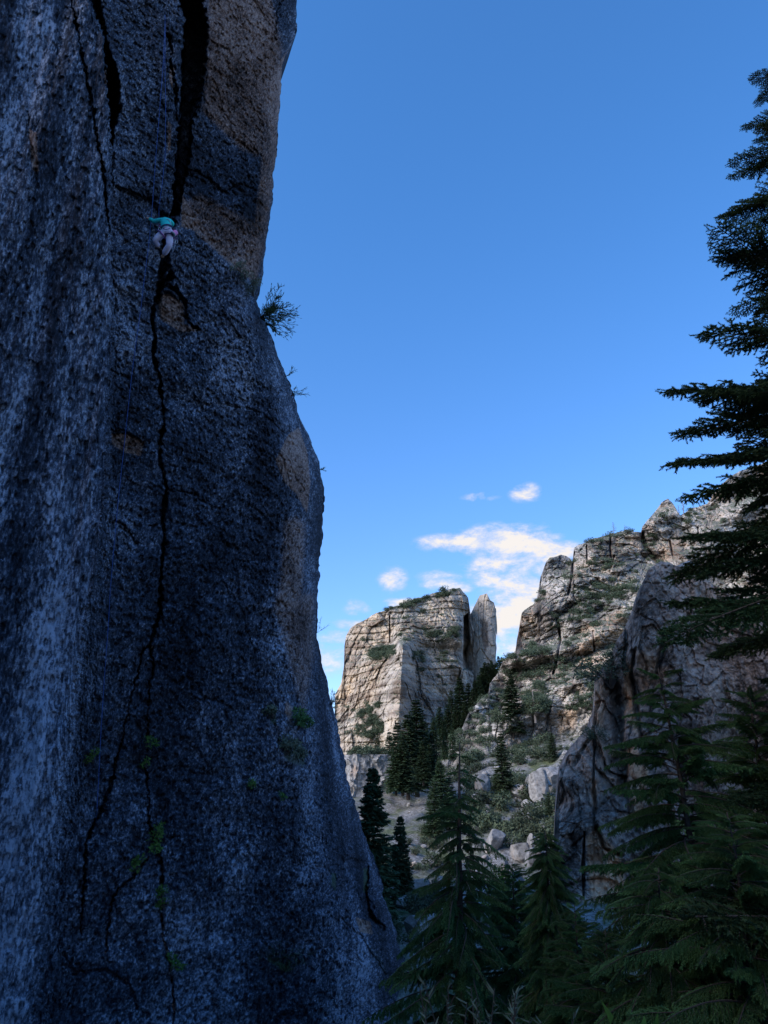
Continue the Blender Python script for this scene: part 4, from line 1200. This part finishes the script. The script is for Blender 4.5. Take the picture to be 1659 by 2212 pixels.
# ------------------------------------------------------------------ shrubs and stones on the slopes
rg = random.Random(77)
SH_ARR = []
for me_ in SHRUBS:
    v_ = np.zeros(len(me_.vertices) * 3, np.float32); me_.vertices.foreach_get('co', v_)
    f_ = np.zeros(len(me_.loops), np.int32); me_.loops.foreach_get('vertex_index', f_)
    m_ = np.zeros(len(me_.polygons), np.int32); me_.polygons.foreach_get('material_index', m_)
    SH_ARR.append((v_.reshape(-1, 3), f_.reshape(-1, 3), m_))


def shrub_mass(name, places, label):
    Vs, Fs, Ms = [], [], []; n0 = 0
    for p, size in places:
        v_, f_, m_ = rg.choice(SH_ARR); a = rg.uniform(0, 6.28); c, s2 = math.cos(a), math.sin(a)
        q = v_ @ np.array([[c, s2, 0], [-s2, c, 0], [0, 0, 1]]).astype(np.float32) * np.array([size, size, size * .75]) + np.asarray(p) - np.array([0, 0, .08 * size])
        Vs.append(q); Fs.append(f_ + n0); Ms.append(m_); n0 += len(v_)
    return tag(obj(name, mesh_from(name, np.concatenate(Vs), np.concatenate(Fs), False, [M_shrub, M_bark], np.concatenate(Ms))), label, kind='stuff')

def put_shrub(p, size, label, group, name='shrub', meshes=SHRUBS, cat='shrub', flat=1.0):
    o = obj(name, rg.choice(meshes)); o.location = (p[0], p[1], p[2] - .08 * size)
    o.scale = (size * rg.uniform(.85, 1.25), size * rg.uniform(.85, 1.2), size * flat * rg.uniform(.8, 1.1)); o.rotation_euler.z = rg.uniform(0, 6.28)
    return tag(o, label, cat, group)

SL = z5((680, 1880), (800, 1700), (960, 1650), (1120, 1640), (1330, 1640), (1480, 1640), (1560, 1620)) + z7((1340, 600), (1330, 700), (1390, 900), (1200, 930), (1000, 900), (830, 830), (760, 650))
sl_in = lambda x, y: poly_sd(np.array([x]), np.array([y]), SL)[0] > 0
n = 0; tries = 0
while n < 150 and tries < 4000:
    tries += 1
    x, y = rg.uniform(425, 585), rg.uniform(728, 880)
    if not sl_in(x, y): continue
    if fbm(np.array([[x * .05, y * .07, 0]]), 3, 5)[0] < -.12: continue
    p = gpos(x, y); n += 1
    put_shrub(p, rg.choice((1.7, 2.2, 2.8, 3.4, 4.2)) * rg.uniform(.8, 1.1), 'low grey-green juniper shrub on the stony slope below the hillside cliffs', 'shrubs on the stony slope')
extra = []
for k in range(2600):
    x, y = rg.uniform(425, 585), rg.uniform(728, 880)
    if len(extra) < 260 and sl_in(x, y): extra.append((gpos(x, y), rg.uniform(.5, 1.7)))
shrub_mass('low_scrub', extra, 'low scrub and tufts between the shrubs of the stony slope')
SL2 = z7((380, 950), (560, 760), (700, 800), (720, 1000), (600, 1400), (420, 1300), (330, 1050))
n = 0; tries = 0
while n < 30 and tries < 3000:
    tries += 1
    x, y = rg.uniform(385, 460), rg.uniform(815, 930)
    if poly_sd(np.array([x]), np.array([y]), SL2)[0] < 0: continue
    p = gpos(x, y); n += 1
    put_shrub(p, rg.uniform(.9, 2.0), 'grey-green shrub on the low bank behind the open-crowned spruce', 'shrubs on the low bank')
SL3 = z5((160, 1700), (260, 1620), (330, 1600), (420, 1690), (400, 1740), (200, 1760))
for i in range(30):
    p = gpos(rg.uniform(338, 400), rg.uniform(752, 778))
    put_shrub(p, rg.uniform(2.6, 5.0), 'dense grey-green shrub on the bank above the flat-topped outcrop', 'shrubs above the outcrop')
for i in range(14):
    a_ = rg.uniform(-2.6, 2.6); put_shrub((bx_[0] + a_, bx_[1] + rg.uniform(-1.6, 1.6), bx_[2] + 5.8), rg.uniform(2.2, 3.6), 'shrub growing on top of the flat-topped outcrop', 'shrubs on the outcrop')

def ledge_shrubs(sheet, count, mass, nz_min, label, group, polys, size, seed, bias=.25, dens_all=.4):
    r_ = np.random.RandomState(seed)
    Nz = sheet.N[..., 2]
    wgt = np.clip(Nz - nz_min, 0, 1) * dens_all + 1e-6
    m = np.zeros(Nz.shape)
    for poly in polys: m = np.maximum(m, sstep(-1, 2, poly_sd(sheet.PX, sheet.PY, poly)))
    wgt = wgt * (.35 + fbm(sheet.P * .05, 2, seed) + .4).clip(0, 1) + m * bias * (Nz > .1)
    wgt[sheet.PX > 768] = 0; wgt[:3] = 0
    wgt = wgt.ravel() / wgt.sum()
    ks = r_.choice(wgt.size, count + mass, replace=False, p=wgt)
    shrub_mass('shrub_cover', [(sheet.P.reshape(-1, 3)[k], size * rg.uniform(.4, 1.1)) for k in ks[count:]], 'small scattered shrubs covering ' + group[10:])
    for k in ks[:count]:
        put_shrub(sheet.P.reshape(-1, 3)[k], size * rg.uniform(.6, 1.4), label, group, flat=.8)

ledge_shrubs(hill, 70, 420, .5, 'dark green shrub on a ledge of the stacked cliffs on the right hillside', 'shrubs on the hillside ledges',
             (z6((640, 620), (800, 560), (900, 620), (800, 720), (640, 800), (560, 860)), z6((230, 1000), (480, 950), (500, 1050), (350, 1110), (240, 1100)), z6((700, 480), (820, 450), (800, 520), (690, 520)), z6((620, 380), (800, 330), (800, 345), (640, 400)),
              z6((820, 690), (960, 640), (980, 600), (850, 640)), z6((1080, 250), (1250, 180), (1300, 260), (1150, 300)), z6((980, 330), (1060, 340), (1060, 470), (980, 450)), z6((480, 760), (560, 760), (560, 860), (440, 840)), z6((580, 1230), (700, 1190), (700, 1290), (600, 1290)), z6((350, 1150), (470, 1120), (460, 1300), (350, 1320))), 3.3, 11, .6)
ledge_shrubs(butte, 36, 220, .35, 'dark shrub on a ledge or the sloping top of the distant butte', 'shrubs on the butte',
             (z5((330, 880), (560, 790), (860, 705), (870, 730), (700, 780), (560, 820), (420, 850)), z5((300, 1090), (400, 1070), (490, 1080), (450, 1140), (330, 1150)), z5((650, 980), (760, 960), (870, 945), (850, 1010), (720, 1060)), z5((560, 1100), (640, 1120), (640, 1170), (570, 1150)),
              z5((230, 1490), (380, 1400), (390, 1440), (250, 1540)), z5((200, 1600), (330, 1500), (420, 1560), (300, 1650))), 3.8, 12, .9, .10)
# big shrub hanging over the crag's shoulder, and others on the crag
for (x, y), sz, lab in ((z8((400, 150))[0], 4.2, 'large feathery shrub hanging over the left shoulder of the dark crag'), (z8((380, 70))[0], 3.0, 'smaller shrub above the feathery shrub on the crag shoulder'), (z8((300, 500))[0], 1.8, 'round shrub in the notch left of the crag'),
                        (z8((430, 1450))[0], 1.6, 'thin pale shrub at the orange foot of the crag'), (z8((1290, 880))[0], 1.4, 'pale shrub on the ledge behind the right-hand firs')):
    put_shrub(pick(crag, x, y) - np.array([0, .6, .9]), sz, lab, None, meshes=[shrub_mesh(int(x * 10), .045, 1500, M_shrub, .9, 16)])

for i in range(150):
    for _ in range(30):
        x, y = rg.uniform(405, 585), rg.uniform(745, 890)
        if sl_in(x, y) or rg.random() < .25: break
    p = gpos(x, y); sz = rg.choice((.35, .5, .7, 1.1)) * rg.uniform(.8, 1.3)
    o = obj('stone', rg.choice(STONE)); o.location = (p[0], p[1], p[2] + .1 * sz); o.scale = (sz, sz * .8, sz * .7); o.rotation_euler = (rg.uniform(-.3, .3), rg.uniform(-.3, .3), rg.uniform(0, 6))
    tag(o, 'pale loose stone lying on the stony slope', 'stone', 'loose stones on the slope')

# ------------------------------------------------------------------ plants on the climbing wall
def wall_plant(px, py, size, meshes, name, label, cat='plant', off=.05, group=None):
    p = min((cliff_point(px + a_, py + b_, off) for a_ in (-5, 0, 5) for b_ in (-3, 3)), key=lambda q: np.linalg.norm(q - EYE))
    r_ = ray(px, py); p = EYE + r_ * np.linalg.norm(p - EYE) / np.linalg.norm(r_)
    o = obj(name, rg.choice(meshes)); o.location = p; o.scale = (size,) * 3; o.rotation_euler = (.5, 0, rg.uniform(0, 6.28))
    return tag(o, label, cat, group)

for (zx, zy), sz, lab in (((632, 1010), .42, 'largest bright leafy clump in the main crack near the bottom'), ((636, 1062), .34, 'leafy clump right under the largest one in the main crack'), ((655, 1262), .36, 'leafy clump low in the main crack below a bare stretch'), ((665, 1290), .26, 'tiny leafy clump beneath the low crack clump'),
                          ((562, 1140), .38, 'leafy clump in the slanting side crack'), ((694, 1540), .38, 'lowest leafy clump in the main crack'), ((595, 640), .32, 'dark leafy tuft high in the lower crack'), ((590, 720), .26, 'small leafy tuft below the dark one in the crack'),
                          ((1016, 805), .26, 'lone leafy tuft on the bare right face'), ((1140, 855), .22, 'tiny tuft to the right of the lone tuft on the bare face'), ((378, 700), .34, 'dark leafy tuft by the left crack near the corner')):
    wall_plant(*z4((zx, zy))[0], sz * 1.25, IVY, 'crack_plant', lab)
for (zx, zy), sz, lab in (((1212, 560), .75, 'round dark bush on the right flank of the wall'), ((1105, 515), .55, 'mossy green cushion left of the round dark bush'), ((1165, 665), .70, 'pale green cushion plant below the round dark bush'), ((1225, 690), .55, 'smaller pale cushion plant right of the pale green one')):
    wall_plant(*z4((zx, zy))[0], sz, [shrub_mesh(int(zx), .13, 420, M_fir if zx > 1200 and zy < 600 else M_sage, .9, 9)], 'cushion_plant', lab)


def grass_mesh(seed, n=90, mat=None):
    r_ = random.Random(seed); mb = MB()
    for i in range(n):
        a = r_.uniform(0, 6.28); b = np.array([r_.uniform(-.5, .5), r_.uniform(-.15, .15), 0]); l = r_.uniform(.25, .55)
        m_ = b + np.array([math.cos(a) * l * .3, math.sin(a) * l * .3, l * .7]); e_ = b + np.array([math.cos(a) * l * .8, math.sin(a) * l * .8, l * .8])
        w = np.array([.008, .008, 0])
        mb.tri(b - w, b + w, m_, 0); mb.tri(m_ - w * .7, m_ + w * .7, e_, 0)
    return mb.mesh('grass', [mat or M_ivy])

for (zx, zy), sz, lab in (((1090, 1490), 1.0, 'yellow-green grass tuft low on the wall, left of two'), ((1165, 1530), 1.3, 'yellow-green grass tuft low on the wall, right of two')):
    p = cliff_point(*z4((zx, zy))[0], .05); o = obj('grass_tuft', grass_mesh(int(zx))); o.location = p; o.scale = (sz * .8,) * 3; o.rotation_euler.z = .785
    tag(o, lab, 'grass')


def twig_bush(name, base, dirs, length, seed, label, n=26, leaf=.05, mat=None, wood=.008, spread=.7):
    """open bush: stems with forked twigs and small scale leaves"""
    r_ = random.Random(seed); o = empty(name, base, label, 'bush'); st = MB(); lf = MB()
    for i in range(n):
        d = np.array(dirs, float) + np.array([r_.uniform(-1, 1), r_.uniform(-1, 1), r_.uniform(-1, 1)]) * spread; d /= np.linalg.norm(d)
        p = np.zeros(3); L = length * r_.uniform(.55, 1.0); pts = [p.copy()]
        for k in range(5):
            d = d + np.array([r_.uniform(-.25, .25) for _ in range(3)]); d /= np.linalg.norm(d); p = p + d * L / 5; pts.append(p.copy())
        st.tube(pts, [wood * (1.2 - .2 * k) for k in range(6)], 0, 4)
        for k in range(14):
            t = r_.uniform(.25, 1.0); kk = min(int(t * 5), 4); q = pts[kk] + (pts[kk + 1] - pts[kk]) * (t * 5 - kk)
            e = (pts[kk + 1] - pts[kk]); e /= np.linalg.norm(e); e = e + np.array([r_.uniform(-.8, .8) for _ in range(3)]); e /= np.linalg.norm(e)
            l2 = L * r_.uniform(.12, .28); st.tube([q, q + e * l2], [wood * .5, wood * .25], 0, 3)
            for j in range(7):
                g = q + e * l2 * (j + .5) / 7; a = np.array([r_.uniform(-1, 1) for _ in range(3)]); a = a / np.linalg.norm(a)
                w = np.cross(a, e); w = w / (np.linalg.norm(w) + 1e-6) * leaf * .22
                lf.tri(g - w, g + w, g + (a * .7 + e * .5) * leaf, 0)
    obj('stems', st.mesh('stems', [M_bark]), o); obj('foliage', lf.mesh('foliage', [mat or M_fir]), o)
    return o


def edge_point(py, inset=2.0):
    x = float(np.interp(py, _ey, _ex)) - inset
    return cliff_point(x, py, .1), x

b, _ = edge_point(318, 3.0)
twig_bush('juniper_bush', b, (.8, -.25, .15), 1.15, 5, 'feathery juniper bush sticking out from the wall edge against the sky', 32, .065, M_spruce, .009, .70)
b, _ = edge_point(377, 2.0); twig_bush('twig_bush', b, (.8, -.3, .5), .55, 6, 'sparse twig on the wall edge just below the feathery juniper', 3, .03, M_fir, .008, .5)
b, _ = edge_point(396, 2.0); twig_bush('twig_bush', b, (.8, -.3, .6), .72, 7, 'second sparse twig further down the wall edge', 4, .035, M_fir, .008, .5)
b, _ = edge_point(470, 1.0); twig_bush('twig_bush', b, (.8, -.3, .3), .25, 8, 'tiny twig on the bulge of the wall edge', 3, .03, M_fir, .006, .5)
b, _ = edge_point(633, 1.0); twig_bush('twig_bush', b, (.8, -.3, .7), .55, 9, 'curved bare twig at the waist of the wall edge', 2, .02, M_fir, .006, .4)
b, _ = edge_point(705, 2.0); twig_bush('twig_bush', b, (.6, -.3, .5), .5, 14, 'bluish tuft low on the wall edge before the butte', 8, .04, M_sage, .006, .5)
for i, (x, y) in enumerate(z2((1195, 1350), (1225, 1385), (1250, 1420), (1262, 1470))):
    wall_plant(x, y, .55, [shrub_mesh(910 + i, .07, 420, M_sage, .9, 8)], 'ledge_shrub', 'grey-green shrub on the ledge where the lower slab meets the upper block', 'shrub', .15, 'shrubs on the slab ledge')

# ------------------------------------------------------------------ thicket at the bottom
under = []
while len(under) < 420:
    d_ = rg.uniform(6, 46); x_ = rg.uniform(-.06, .62) * d_; y_ = math.sqrt(max(1, d_ * d_ - x_ * x_))
    under.append(((x_, y_, float(ground_z(np.array([x_]), np.array([y_]))[0])), rg.uniform(.5, 1.5)))
shrub_mass('undergrowth', under, 'low dark undergrowth covering the forest floor between the firs')
th = [(690, 975, 7.2, 1.3, 'dark leafy bush at the very bottom right of the thicket'), (742, 950, 7.4, 1.5, 'dark leafy bush at the right edge of the thicket'), (640, 985, 7.8, 1.2, 'bright leafy bush low under the young firs'), (590, 1000, 8.2, 1.1, 'leafy bush at the bottom, left end of the thicket'),
      (545, 1005, 9.5, 1.2, 'leafy bush under the narrow weeping fir'), (715, 900, 8.6, 1.5, 'tall leafy bush behind the right edge bush'), (765, 860, 9.5, 1.6, 'leafy bush half out of the picture on the right')]
for i, (px, py, d, sz, lab) in enumerate(th):
    t = at(px, py, d); gz0 = float(ground_z(t[:1], t[1:2])[0]); hgt = max(.8, t[2] - gz0)
    o = empty('leafy_bush', (t[0], t[1], gz0), lab, 'bush')
    c_ = obj('foliage', LEAFY[i % 3], o); c_.scale = (sz * 1.1, sz * 1.1, hgt * 1.15); c_.rotation_euler.z = i * 1.3
    if hgt > 1.6:
        c2 = obj('foliage', LEAFY[(i + 1) % 3], o); c2.scale = (sz * 1.2, sz * 1.2, hgt * .7); c2.rotation_euler.z = i * 2.3 + 1


def sage_bush(px, py, d, seed, label, length=.75, n=20):
    r_ = random.Random(seed); t = at(px, py, d); gz0 = float(ground_z(t[:1], t[1:2])[0])
    o = empty('willow_bush', (t[0], t[1], gz0), label, 'bush'); st = MB(); lf = MB(); Hh = max(.6, t[2] - gz0)
    for i in range(n):
        e0 = np.array([r_.uniform(-.5, .5), r_.uniform(-.3, .3), Hh * r_.uniform(.72, 1.05)]); b0 = np.array([r_.uniform(-.12, .12), r_.uniform(-.12, .12), -.05])
        m0 = (b0 + e0) / 2 + np.array([r_.uniform(-.1, .1), r_.uniform(-.1, .1), .08])
        pts = [b0, m0, e0]; st.tube(pts, [.010, .007, .003], 0, 4)
        for k in range(26):
            t_ = r_.uniform(.45, 1.0); q = (m0 + (e0 - m0) * (t_ - .5) * 2) if t_ > .5 else b0 + (m0 - b0) * t_ * 2
            a = np.array([r_.uniform(-1, 1), r_.uniform(-1, 1), r_.uniform(-.2, 1)]); a /= np.linalg.norm(a)
            w = np.cross(a, (r_.uniform(-1, 1), 1, .2)); w = w / np.linalg.norm(w) * .006; l = r_.uniform(.05, .10)
            lf.tri(q - w, q + w, q + a * l, 0); lf.tri(q + w, q + w * .2 + a * l * .55 + w, q + a * l, 0)
    obj('stems', st.mesh('stems', [M_bark]), o); obj('leaves', lf.mesh('leaves', [M_sage]), o)

sage_bush(470, 985, 6.6, 1, 'pale narrow-leaved bush at the bottom middle, in front of the spruce')
sage_bush(500, 992, 6.3, 2, 'narrow-leaved bush at the bottom, right of the pale one', n=14)
sage_bush(440, 998, 6.4, 3, 'narrow-leaved bush at the bottom, left of the pale one', n=12)

# ------------------------------------------------------------------ the climber
M_skin = simple_mat('skin', (0.55, 0.36, 0.27), 0.6, .08)
M_shirt = simple_mat('teal_shirt', (0.030, 0.58, 0.52), 0.85, .15, 20)
M_pants = simple_mat('pale_trousers', (0.66, 0.62, 0.80), 0.9, .12, 16)
M_black = simple_mat('black_rubber', (0.02, 0.02, 0.022), 0.6, .2, 20)
M_harness = simple_mat('dark_webbing', (0.05, 0.045, 0.12), 0.8, .2, 30)
M_purple = simple_mat('purple_webbing', (0.30, 0.10, 0.33), 0.8, .2, 30)
M_pink = simple_mat('pink_fabric', (0.75, 0.26, 0.50), 0.85, .2, 25)
M_chalk = simple_mat('pale_fabric', (0.30, 0.50, 0.55), 0.85, .2, 25)
M_metal = simple_mat('steel', (0.62, 0.62, 0.65), 0.3, .1, 25); M_metal.node_tree.nodes['Principled BSDF'].inputs['Metallic'].default_value = .9
M_rope = simple_mat('blue_rope', (0.05, 0.12, 0.38), 0.8, .25, 40)
M_hair = simple_mat('dark_hair', (0.03, 0.02, 0.015), 0.7, .2, 20)
cpx = zc(880, 800); CB = cliff_point(*zc(620, 620)) ; CD = np.linalg.norm(CB - EYE) - .86


def J(x, y, off):
    px, py = zc(x, y); r = ray(px, py); r = r / np.linalg.norm(r)
    return EYE + r * (CD + off)


def JW(x, y, gap):
    return cliff_point(*zc(x, y), gap)


j = dict(pelvis=J(915, 700, -.02), waist=J(890, 590, .10), chest=J(868, 465, .30), neck=J(880, 420, .46), head=J(905, 455, .62), crownp=J(915, 440, .76),
         lsh=J(760, 405, .34), lel=J(560, 450, .26), lwr=J(440, 400, .30), rsh=J(985, 425, .34), rel=J(1060, 520, .50), rwr=J(1020, 560, .72),
         lhip=J(830, 745, .0), lkn=J(585, 950, -.04), lan=J(690, 1150, .12), lfo=J(735, 1215, .18), rhip=J(985, 755, .0), rkn=J(980, 1090, -.16), ran=J(785, 1400, .06), rfo=J(752, 1470, .14))
# hand on the rock
hw = JW(385, 345, .03); j['lel'] = .5 * j['lel'] + .5 * JW(560, 450, .22)
j['lwr'] = hw + (j['lel'] - hw) / np.linalg.norm(j['lel'] - hw) * .13
climber = empty('person', tuple(j['rfo']), 'climber seen from below in a teal shirt and pale trousers, stemming at the crack', 'person')


def skinned(name, verts, edges, radii, mat, root=0, sub=2):
    me = bpy.data.meshes.new(name); me.from_pydata([tuple(v - j['rfo']) for v in verts], edges, []); me.materials.append(mat)
    o = obj(name, me, climber)
    md = o.modifiers.new('skin', 'SKIN'); md.use_smooth_shade = True
    sv = me.skin_vertices[0].data
    for k, r in enumerate(radii): sv[k].radius = (r, r) if not hasattr(r, '__len__') else r; sv[k].use_root = (k == root)
    sb = o.modifiers.new('sub', 'SUBSURF'); sb.levels = sub; sb.render_levels = sub
    return o


names = ['pelvis', 'waist', 'chest', 'neck', 'head', 'crownp', 'lsh', 'lel', 'lwr', 'rsh', 'rel', 'rwr', 'lhip', 'lkn', 'lan', 'lfo', 'rhip', 'rkn', 'ran', 'rfo']
ix = {n_: k for k, n_ in enumerate(names)}
V = [j[n_] for n_ in names]; R_ = [.10, .10, .11, .055, .085, .08, .06, .043, .030, .06, .043, .030, .085, .058, .042, .034, .085, .058, .042, .034]
E = [(a, b) for a, b in (('pelvis', 'waist'), ('waist', 'chest'), ('chest', 'neck'), ('neck', 'head'), ('head', 'crownp'), ('chest', 'lsh'), ('lsh', 'lel'), ('lel', 'lwr'), ('chest', 'rsh'), ('rsh', 'rel'), ('rel', 'rwr'),
                         ('pelvis', 'lhip'), ('lhip', 'lkn'), ('lkn', 'lan'), ('lan', 'lfo'), ('pelvis', 'rhip'), ('rhip', 'rkn'), ('rkn', 'ran'), ('ran', 'rfo'))]
E = [(ix[a], ix[b]) for a, b in E]
def hand(wr, el, side):
    d = j[wr] - j[el]; d /= np.linalg.norm(d); s_ = np.cross(d, np.array([.707, -.707, 0])); s_ /= np.linalg.norm(s_)
    n_ = np.array([-.707, .707, 0.0]); n_ = n_ - d * (n_ @ d); n_ /= np.linalg.norm(n_)
    palm = len(V); V.append(j[wr] + d * .06); R_.append(.034); E.append((ix[wr], palm))
    for k, (o_, l) in enumerate(((-.030, .062), (-.010, .075), (.010, .072), (.028, .055))):
        a = len(V); V.append(j[wr] + d * .095 + s_ * o_); R_.append(.0095); E.append((palm, a))
        V.append(V[a] + d * l * .55 + n_ * .012); R_.append(.0085); E.append((a, a + 1))
        V.append(V[a + 1] + d * l * .30 + n_ * .03); R_.append(.007); E.append((a + 1, a + 2))
    a = len(V); V.append(j[wr] + d * .045 - s_ * side * .042); R_.append(.011); E.append((palm, a))
    V.append(V[a] + d * .035 - s_ * side * .022 + n_ * .012); R_.append(.009); E.append((a, a + 1))
hand('lwr', 'lel', 1); hand('rwr', 'rel', -1)
skinned('body', V, E, R_, M_skin, 0, 1)


def mid(a, b, t): return j[a] * (1 - t) + j[b] * t
# clothes follow the same bones
sv = [j['waist'] * .12 + j['pelvis'] * .88, j['waist'], j['chest'], mid('chest', 'neck', .6), j['lsh'], mid('lsh', 'lel', .5), j['lel'], mid('lel', 'lwr', .5), mid('lel', 'lwr', .92), j['rsh'], j['rel'], mid('rel', 'rwr', .9)]
skinned('shirt', sv, [(0, 1), (1, 2), (2, 3), (2, 4), (4, 5), (5, 6), (6, 7), (7, 8), (2, 9), (9, 10), (10, 11)], [.150, .150, .155, .085, .080, .066, .060, .058, .048, .085, .07, .05], M_shirt, 0)
pv = [mid('waist', 'pelvis', .70), j['pelvis'], j['lhip'], mid('lhip', 'lkn', .5), mid('lhip', 'lkn', .93), mid('lkn', 'lan', .12), mid('lkn', 'lan', .84), j['rhip'], mid('rhip', 'rkn', .5), mid('rhip', 'rkn', .93), mid('rkn', 'ran', .12), mid('rkn', 'ran', .84)]
skinned('trousers', pv, [(0, 1), (1, 2), (2, 3), (3, 4), (4, 5), (5, 6), (1, 7), (7, 8), (8, 9), (9, 10), (10, 11)], [.135, .168, .122, .108, .088, .080, .088, .122, .112, .092, .086, .092], M_pants, 1, 1)
for a, b in (('lan', 'lfo'), ('ran', 'rfo')):
    d = j[b] - j[a]
    skinned('shoe', [j[a] - d * .2, j[a] + d * .5, j[b] + d * .3, j[b] + d * 1.3], [(0, 1), (1, 2), (2, 3)], [.050, .055, .050, .032], M_black, 0, 1)
skinned('hair', [mid('head', 'crownp', .2), mid('head', 'crownp', .8), j['crownp'] + (j['crownp'] - j['head']) * .1], [(0, 1), (1, 2)], [.098, .102, .075], M_hair, 0, 1)


def strap(name, pts, r, mat, closed=False, sides=6):
    mb = MB(); pts = [np.asarray(p) - j['rfo'] for p in pts]
    if closed: pts = pts + [pts[0]]
    mb.tube(pts, r, 0, sides); o = obj(name, mb.mesh(name, [mat], True), climber); return o


def ring(c, axis, r, n=18, squash=1.0):
    axis = axis / np.linalg.norm(axis); u = np.cross(axis, (0, 0, 1)); u /= np.linalg.norm(u) + 1e-6; w = np.cross(axis, u)
    return [c + (u * math.cos(6.283 * k / n) + w * math.sin(6.283 * k / n) * squash) * r for k in range(n)]

wc = mid('waist', 'pelvis', .72); belt = strap('waist_belt', ring(wc, j['waist'] - j['pelvis'], .166), .022, M_harness, True)
for hp, kn in (('lhip', 'lkn'), ('rhip', 'rkn')):
    ll = strap('leg_loop', ring(mid(hp, kn, .25), j[kn] - j[hp], .138), .018, M_purple if hp == 'lhip' else M_harness, True)
    ll.parent = belt
strap('back_strap', [J(800, 640, -.16), J(880, 668, -.20), J(1000, 640, -.16)], .010, M_harness)
strap('sling', [J(900, 390, .16), J(960, 400, .12), J(1010, 480, .10), J(1022, 560, .04), J(1010, 610, -.02)], .012, M_chalk)
# chalk bag on the right hip: open black mouth, pink body
cb = empty('chalk_bag', tuple(J(1110, 770, -.12)), 'pink and blue chalk bag with a black mouth hanging at the climber\'s hip', 'bag')
ax_ = J(1060, 810, -.20) - J(1160, 745, -.10); ax_ /= np.linalg.norm(ax_)
c0 = J(1110, 770, -.12); mbb = MB()
prof = [(-.10, .030), (-.085, .062), (-.02, .072), (.05, .070), (.062, .074)]
def lathe(prof_, base, axis, o0, n=16):
    mb = MB(); u = np.cross(axis, (0, 0, 1)); u /= np.linalg.norm(u); w = np.cross(axis, u)
    pts = [[tuple(base - o0 + axis * a + (u * math.cos(6.283 * k / n) + w * math.sin(6.283 * k / n)) * r) for k in range(n)] for a, r in prof_]
    for q in pts: mb.V += q
    for i in range(len(prof_) - 1):
        for k in range(n):
            a = i * n + k; b = i * n + (k + 1) % n
            mb.F += [(a, b, a + n), (b, b + n, a + n)]; mb.M += [0, 0]
    for k in range(1, n - 1): mb.F.append((0, k, k + 1)); mb.M.append(0)
    return mb
obj('bag_body', lathe(prof[:4], c0, ax_, c0).mesh('bag_body', [M_pink], True), cb)
obj('bag_rim', lathe([(.045, .073), (.060, .078), (.072, .073), (.065, .060)], c0, ax_, c0).mesh('bag_rim', [M_chalk], True), cb)
obj('bag_lining', lathe([(.02, .058), (.068, .062)], c0, ax_, c0).mesh('bag_lining', [M_black], True), cb)


def carabiner(x, y, off, label, size=.05, ang=.3):
    c = J(x, y, off); o = empty('carabiner', tuple(c), label, 'carabiner', None)
    mb = MB(); r_ = np.array([1, 0, 0]); u_ = np.array([0, -SP, CP]); P_ = []
    for k in range(15):
        a = 6.283 * k / 14; q = np.array([math.cos(a) * .55, math.sin(a)]) * size
        q = np.array([q[0] * math.cos(ang) - q[1] * math.sin(ang), q[0] * math.sin(ang) + q[1] * math.cos(ang)]); P_.append(r_ * q[0] + u_ * q[1])
    mb.tube(P_, .0065, 0, 6); obj('frame', mb.mesh('frame', [M_metal], True), o)
    g = MB(); g.tube([u_ * size * 1.0, u_ * size * 2.2 + r_ * .01], .008, 0, 5); obj('webbing', g.mesh('webbing', [M_purple]), o)

carabiner(715, 655, -.14, 'bright carabiner at the left side of the climber\'s waist', .05, .5)
carabiner(748, 820, -.12, 'pale carabiner hanging beside the climber\'s left thigh', .05, .1)
carabiner(1110, 980, -.10, 'carabiner hanging under the chalk bag, nearer the leg', .055, -.2)
carabiner(1175, 1000, -.08, 'carabiner hanging under the chalk bag, further right', .055, -.25)
carabiner(1085, 1130, .02, 'dark lower carabiner of the gear by the right thigh', .055, .1)

# ------------------------------------------------------------------ the rope
rp = empty('climbing_rope', tuple(cliff_point(*z2((822, 90))[0], .12)), 'thin blue top rope running down the wall past the climber', 'rope')
r0 = np.array(rp.location)
def strand(pts, name, gap=.16):
    mb = MB(); P_ = []
    for k in range(len(pts) - 1):
        (ax0, ay0), (bx0, by0) = pts[k], pts[k + 1]; m = max(2, int(math.hypot(bx0 - ax0, by0 - ay0) / 14))
        for i in range(m): P_.append(((ax0 + (bx0 - ax0) * i / m), (ay0 + (by0 - ay0) * i / m)))
    P_.append(pts[-1])
    D_ = cliff_depth(np.array([p[0] for p in P_]), np.array([p[1] for p in P_])); rr_ = ray(np.array([p[0] for p in P_]), np.array([p[1] for p in P_]))
    D_ = np.minimum(D_, np.convolve(np.pad(D_, 2, mode='edge'), np.ones(5) / 5, 'valid'))
    W_ = [EYE + rr_[i] * (D_[i] - gap / np.linalg.norm(rr_[i])) - r0 for i in range(len(P_))]
    mb.tube(W_, .0065, 0, 5); return obj(name, mb.mesh(name, [M_rope], True), rp)

strand(z2((822, 90), (815, 300), (795, 560), (775, 800), (760, 1020), (745, 1190), (718, 1400), (703, 1531)) + z3((690, 220), (660, 440), (640, 620), (610, 900), (590, 1080), (570, 1300), (548, 1560)) + z4((440, 130), (425, 330), (410, 560), (400, 760), (390, 940)), 'lower_strand')
strand(z2((826, 90), (822, 300), (826, 560), (823, 780), (808, 920), (792, 1040)) + [zc(700, 380)], 'climber_strand')
strand([z2((823, 70))[0], z2((822, 90))[0], z2((826, 95))[0]], 'anchor_bend', .12)
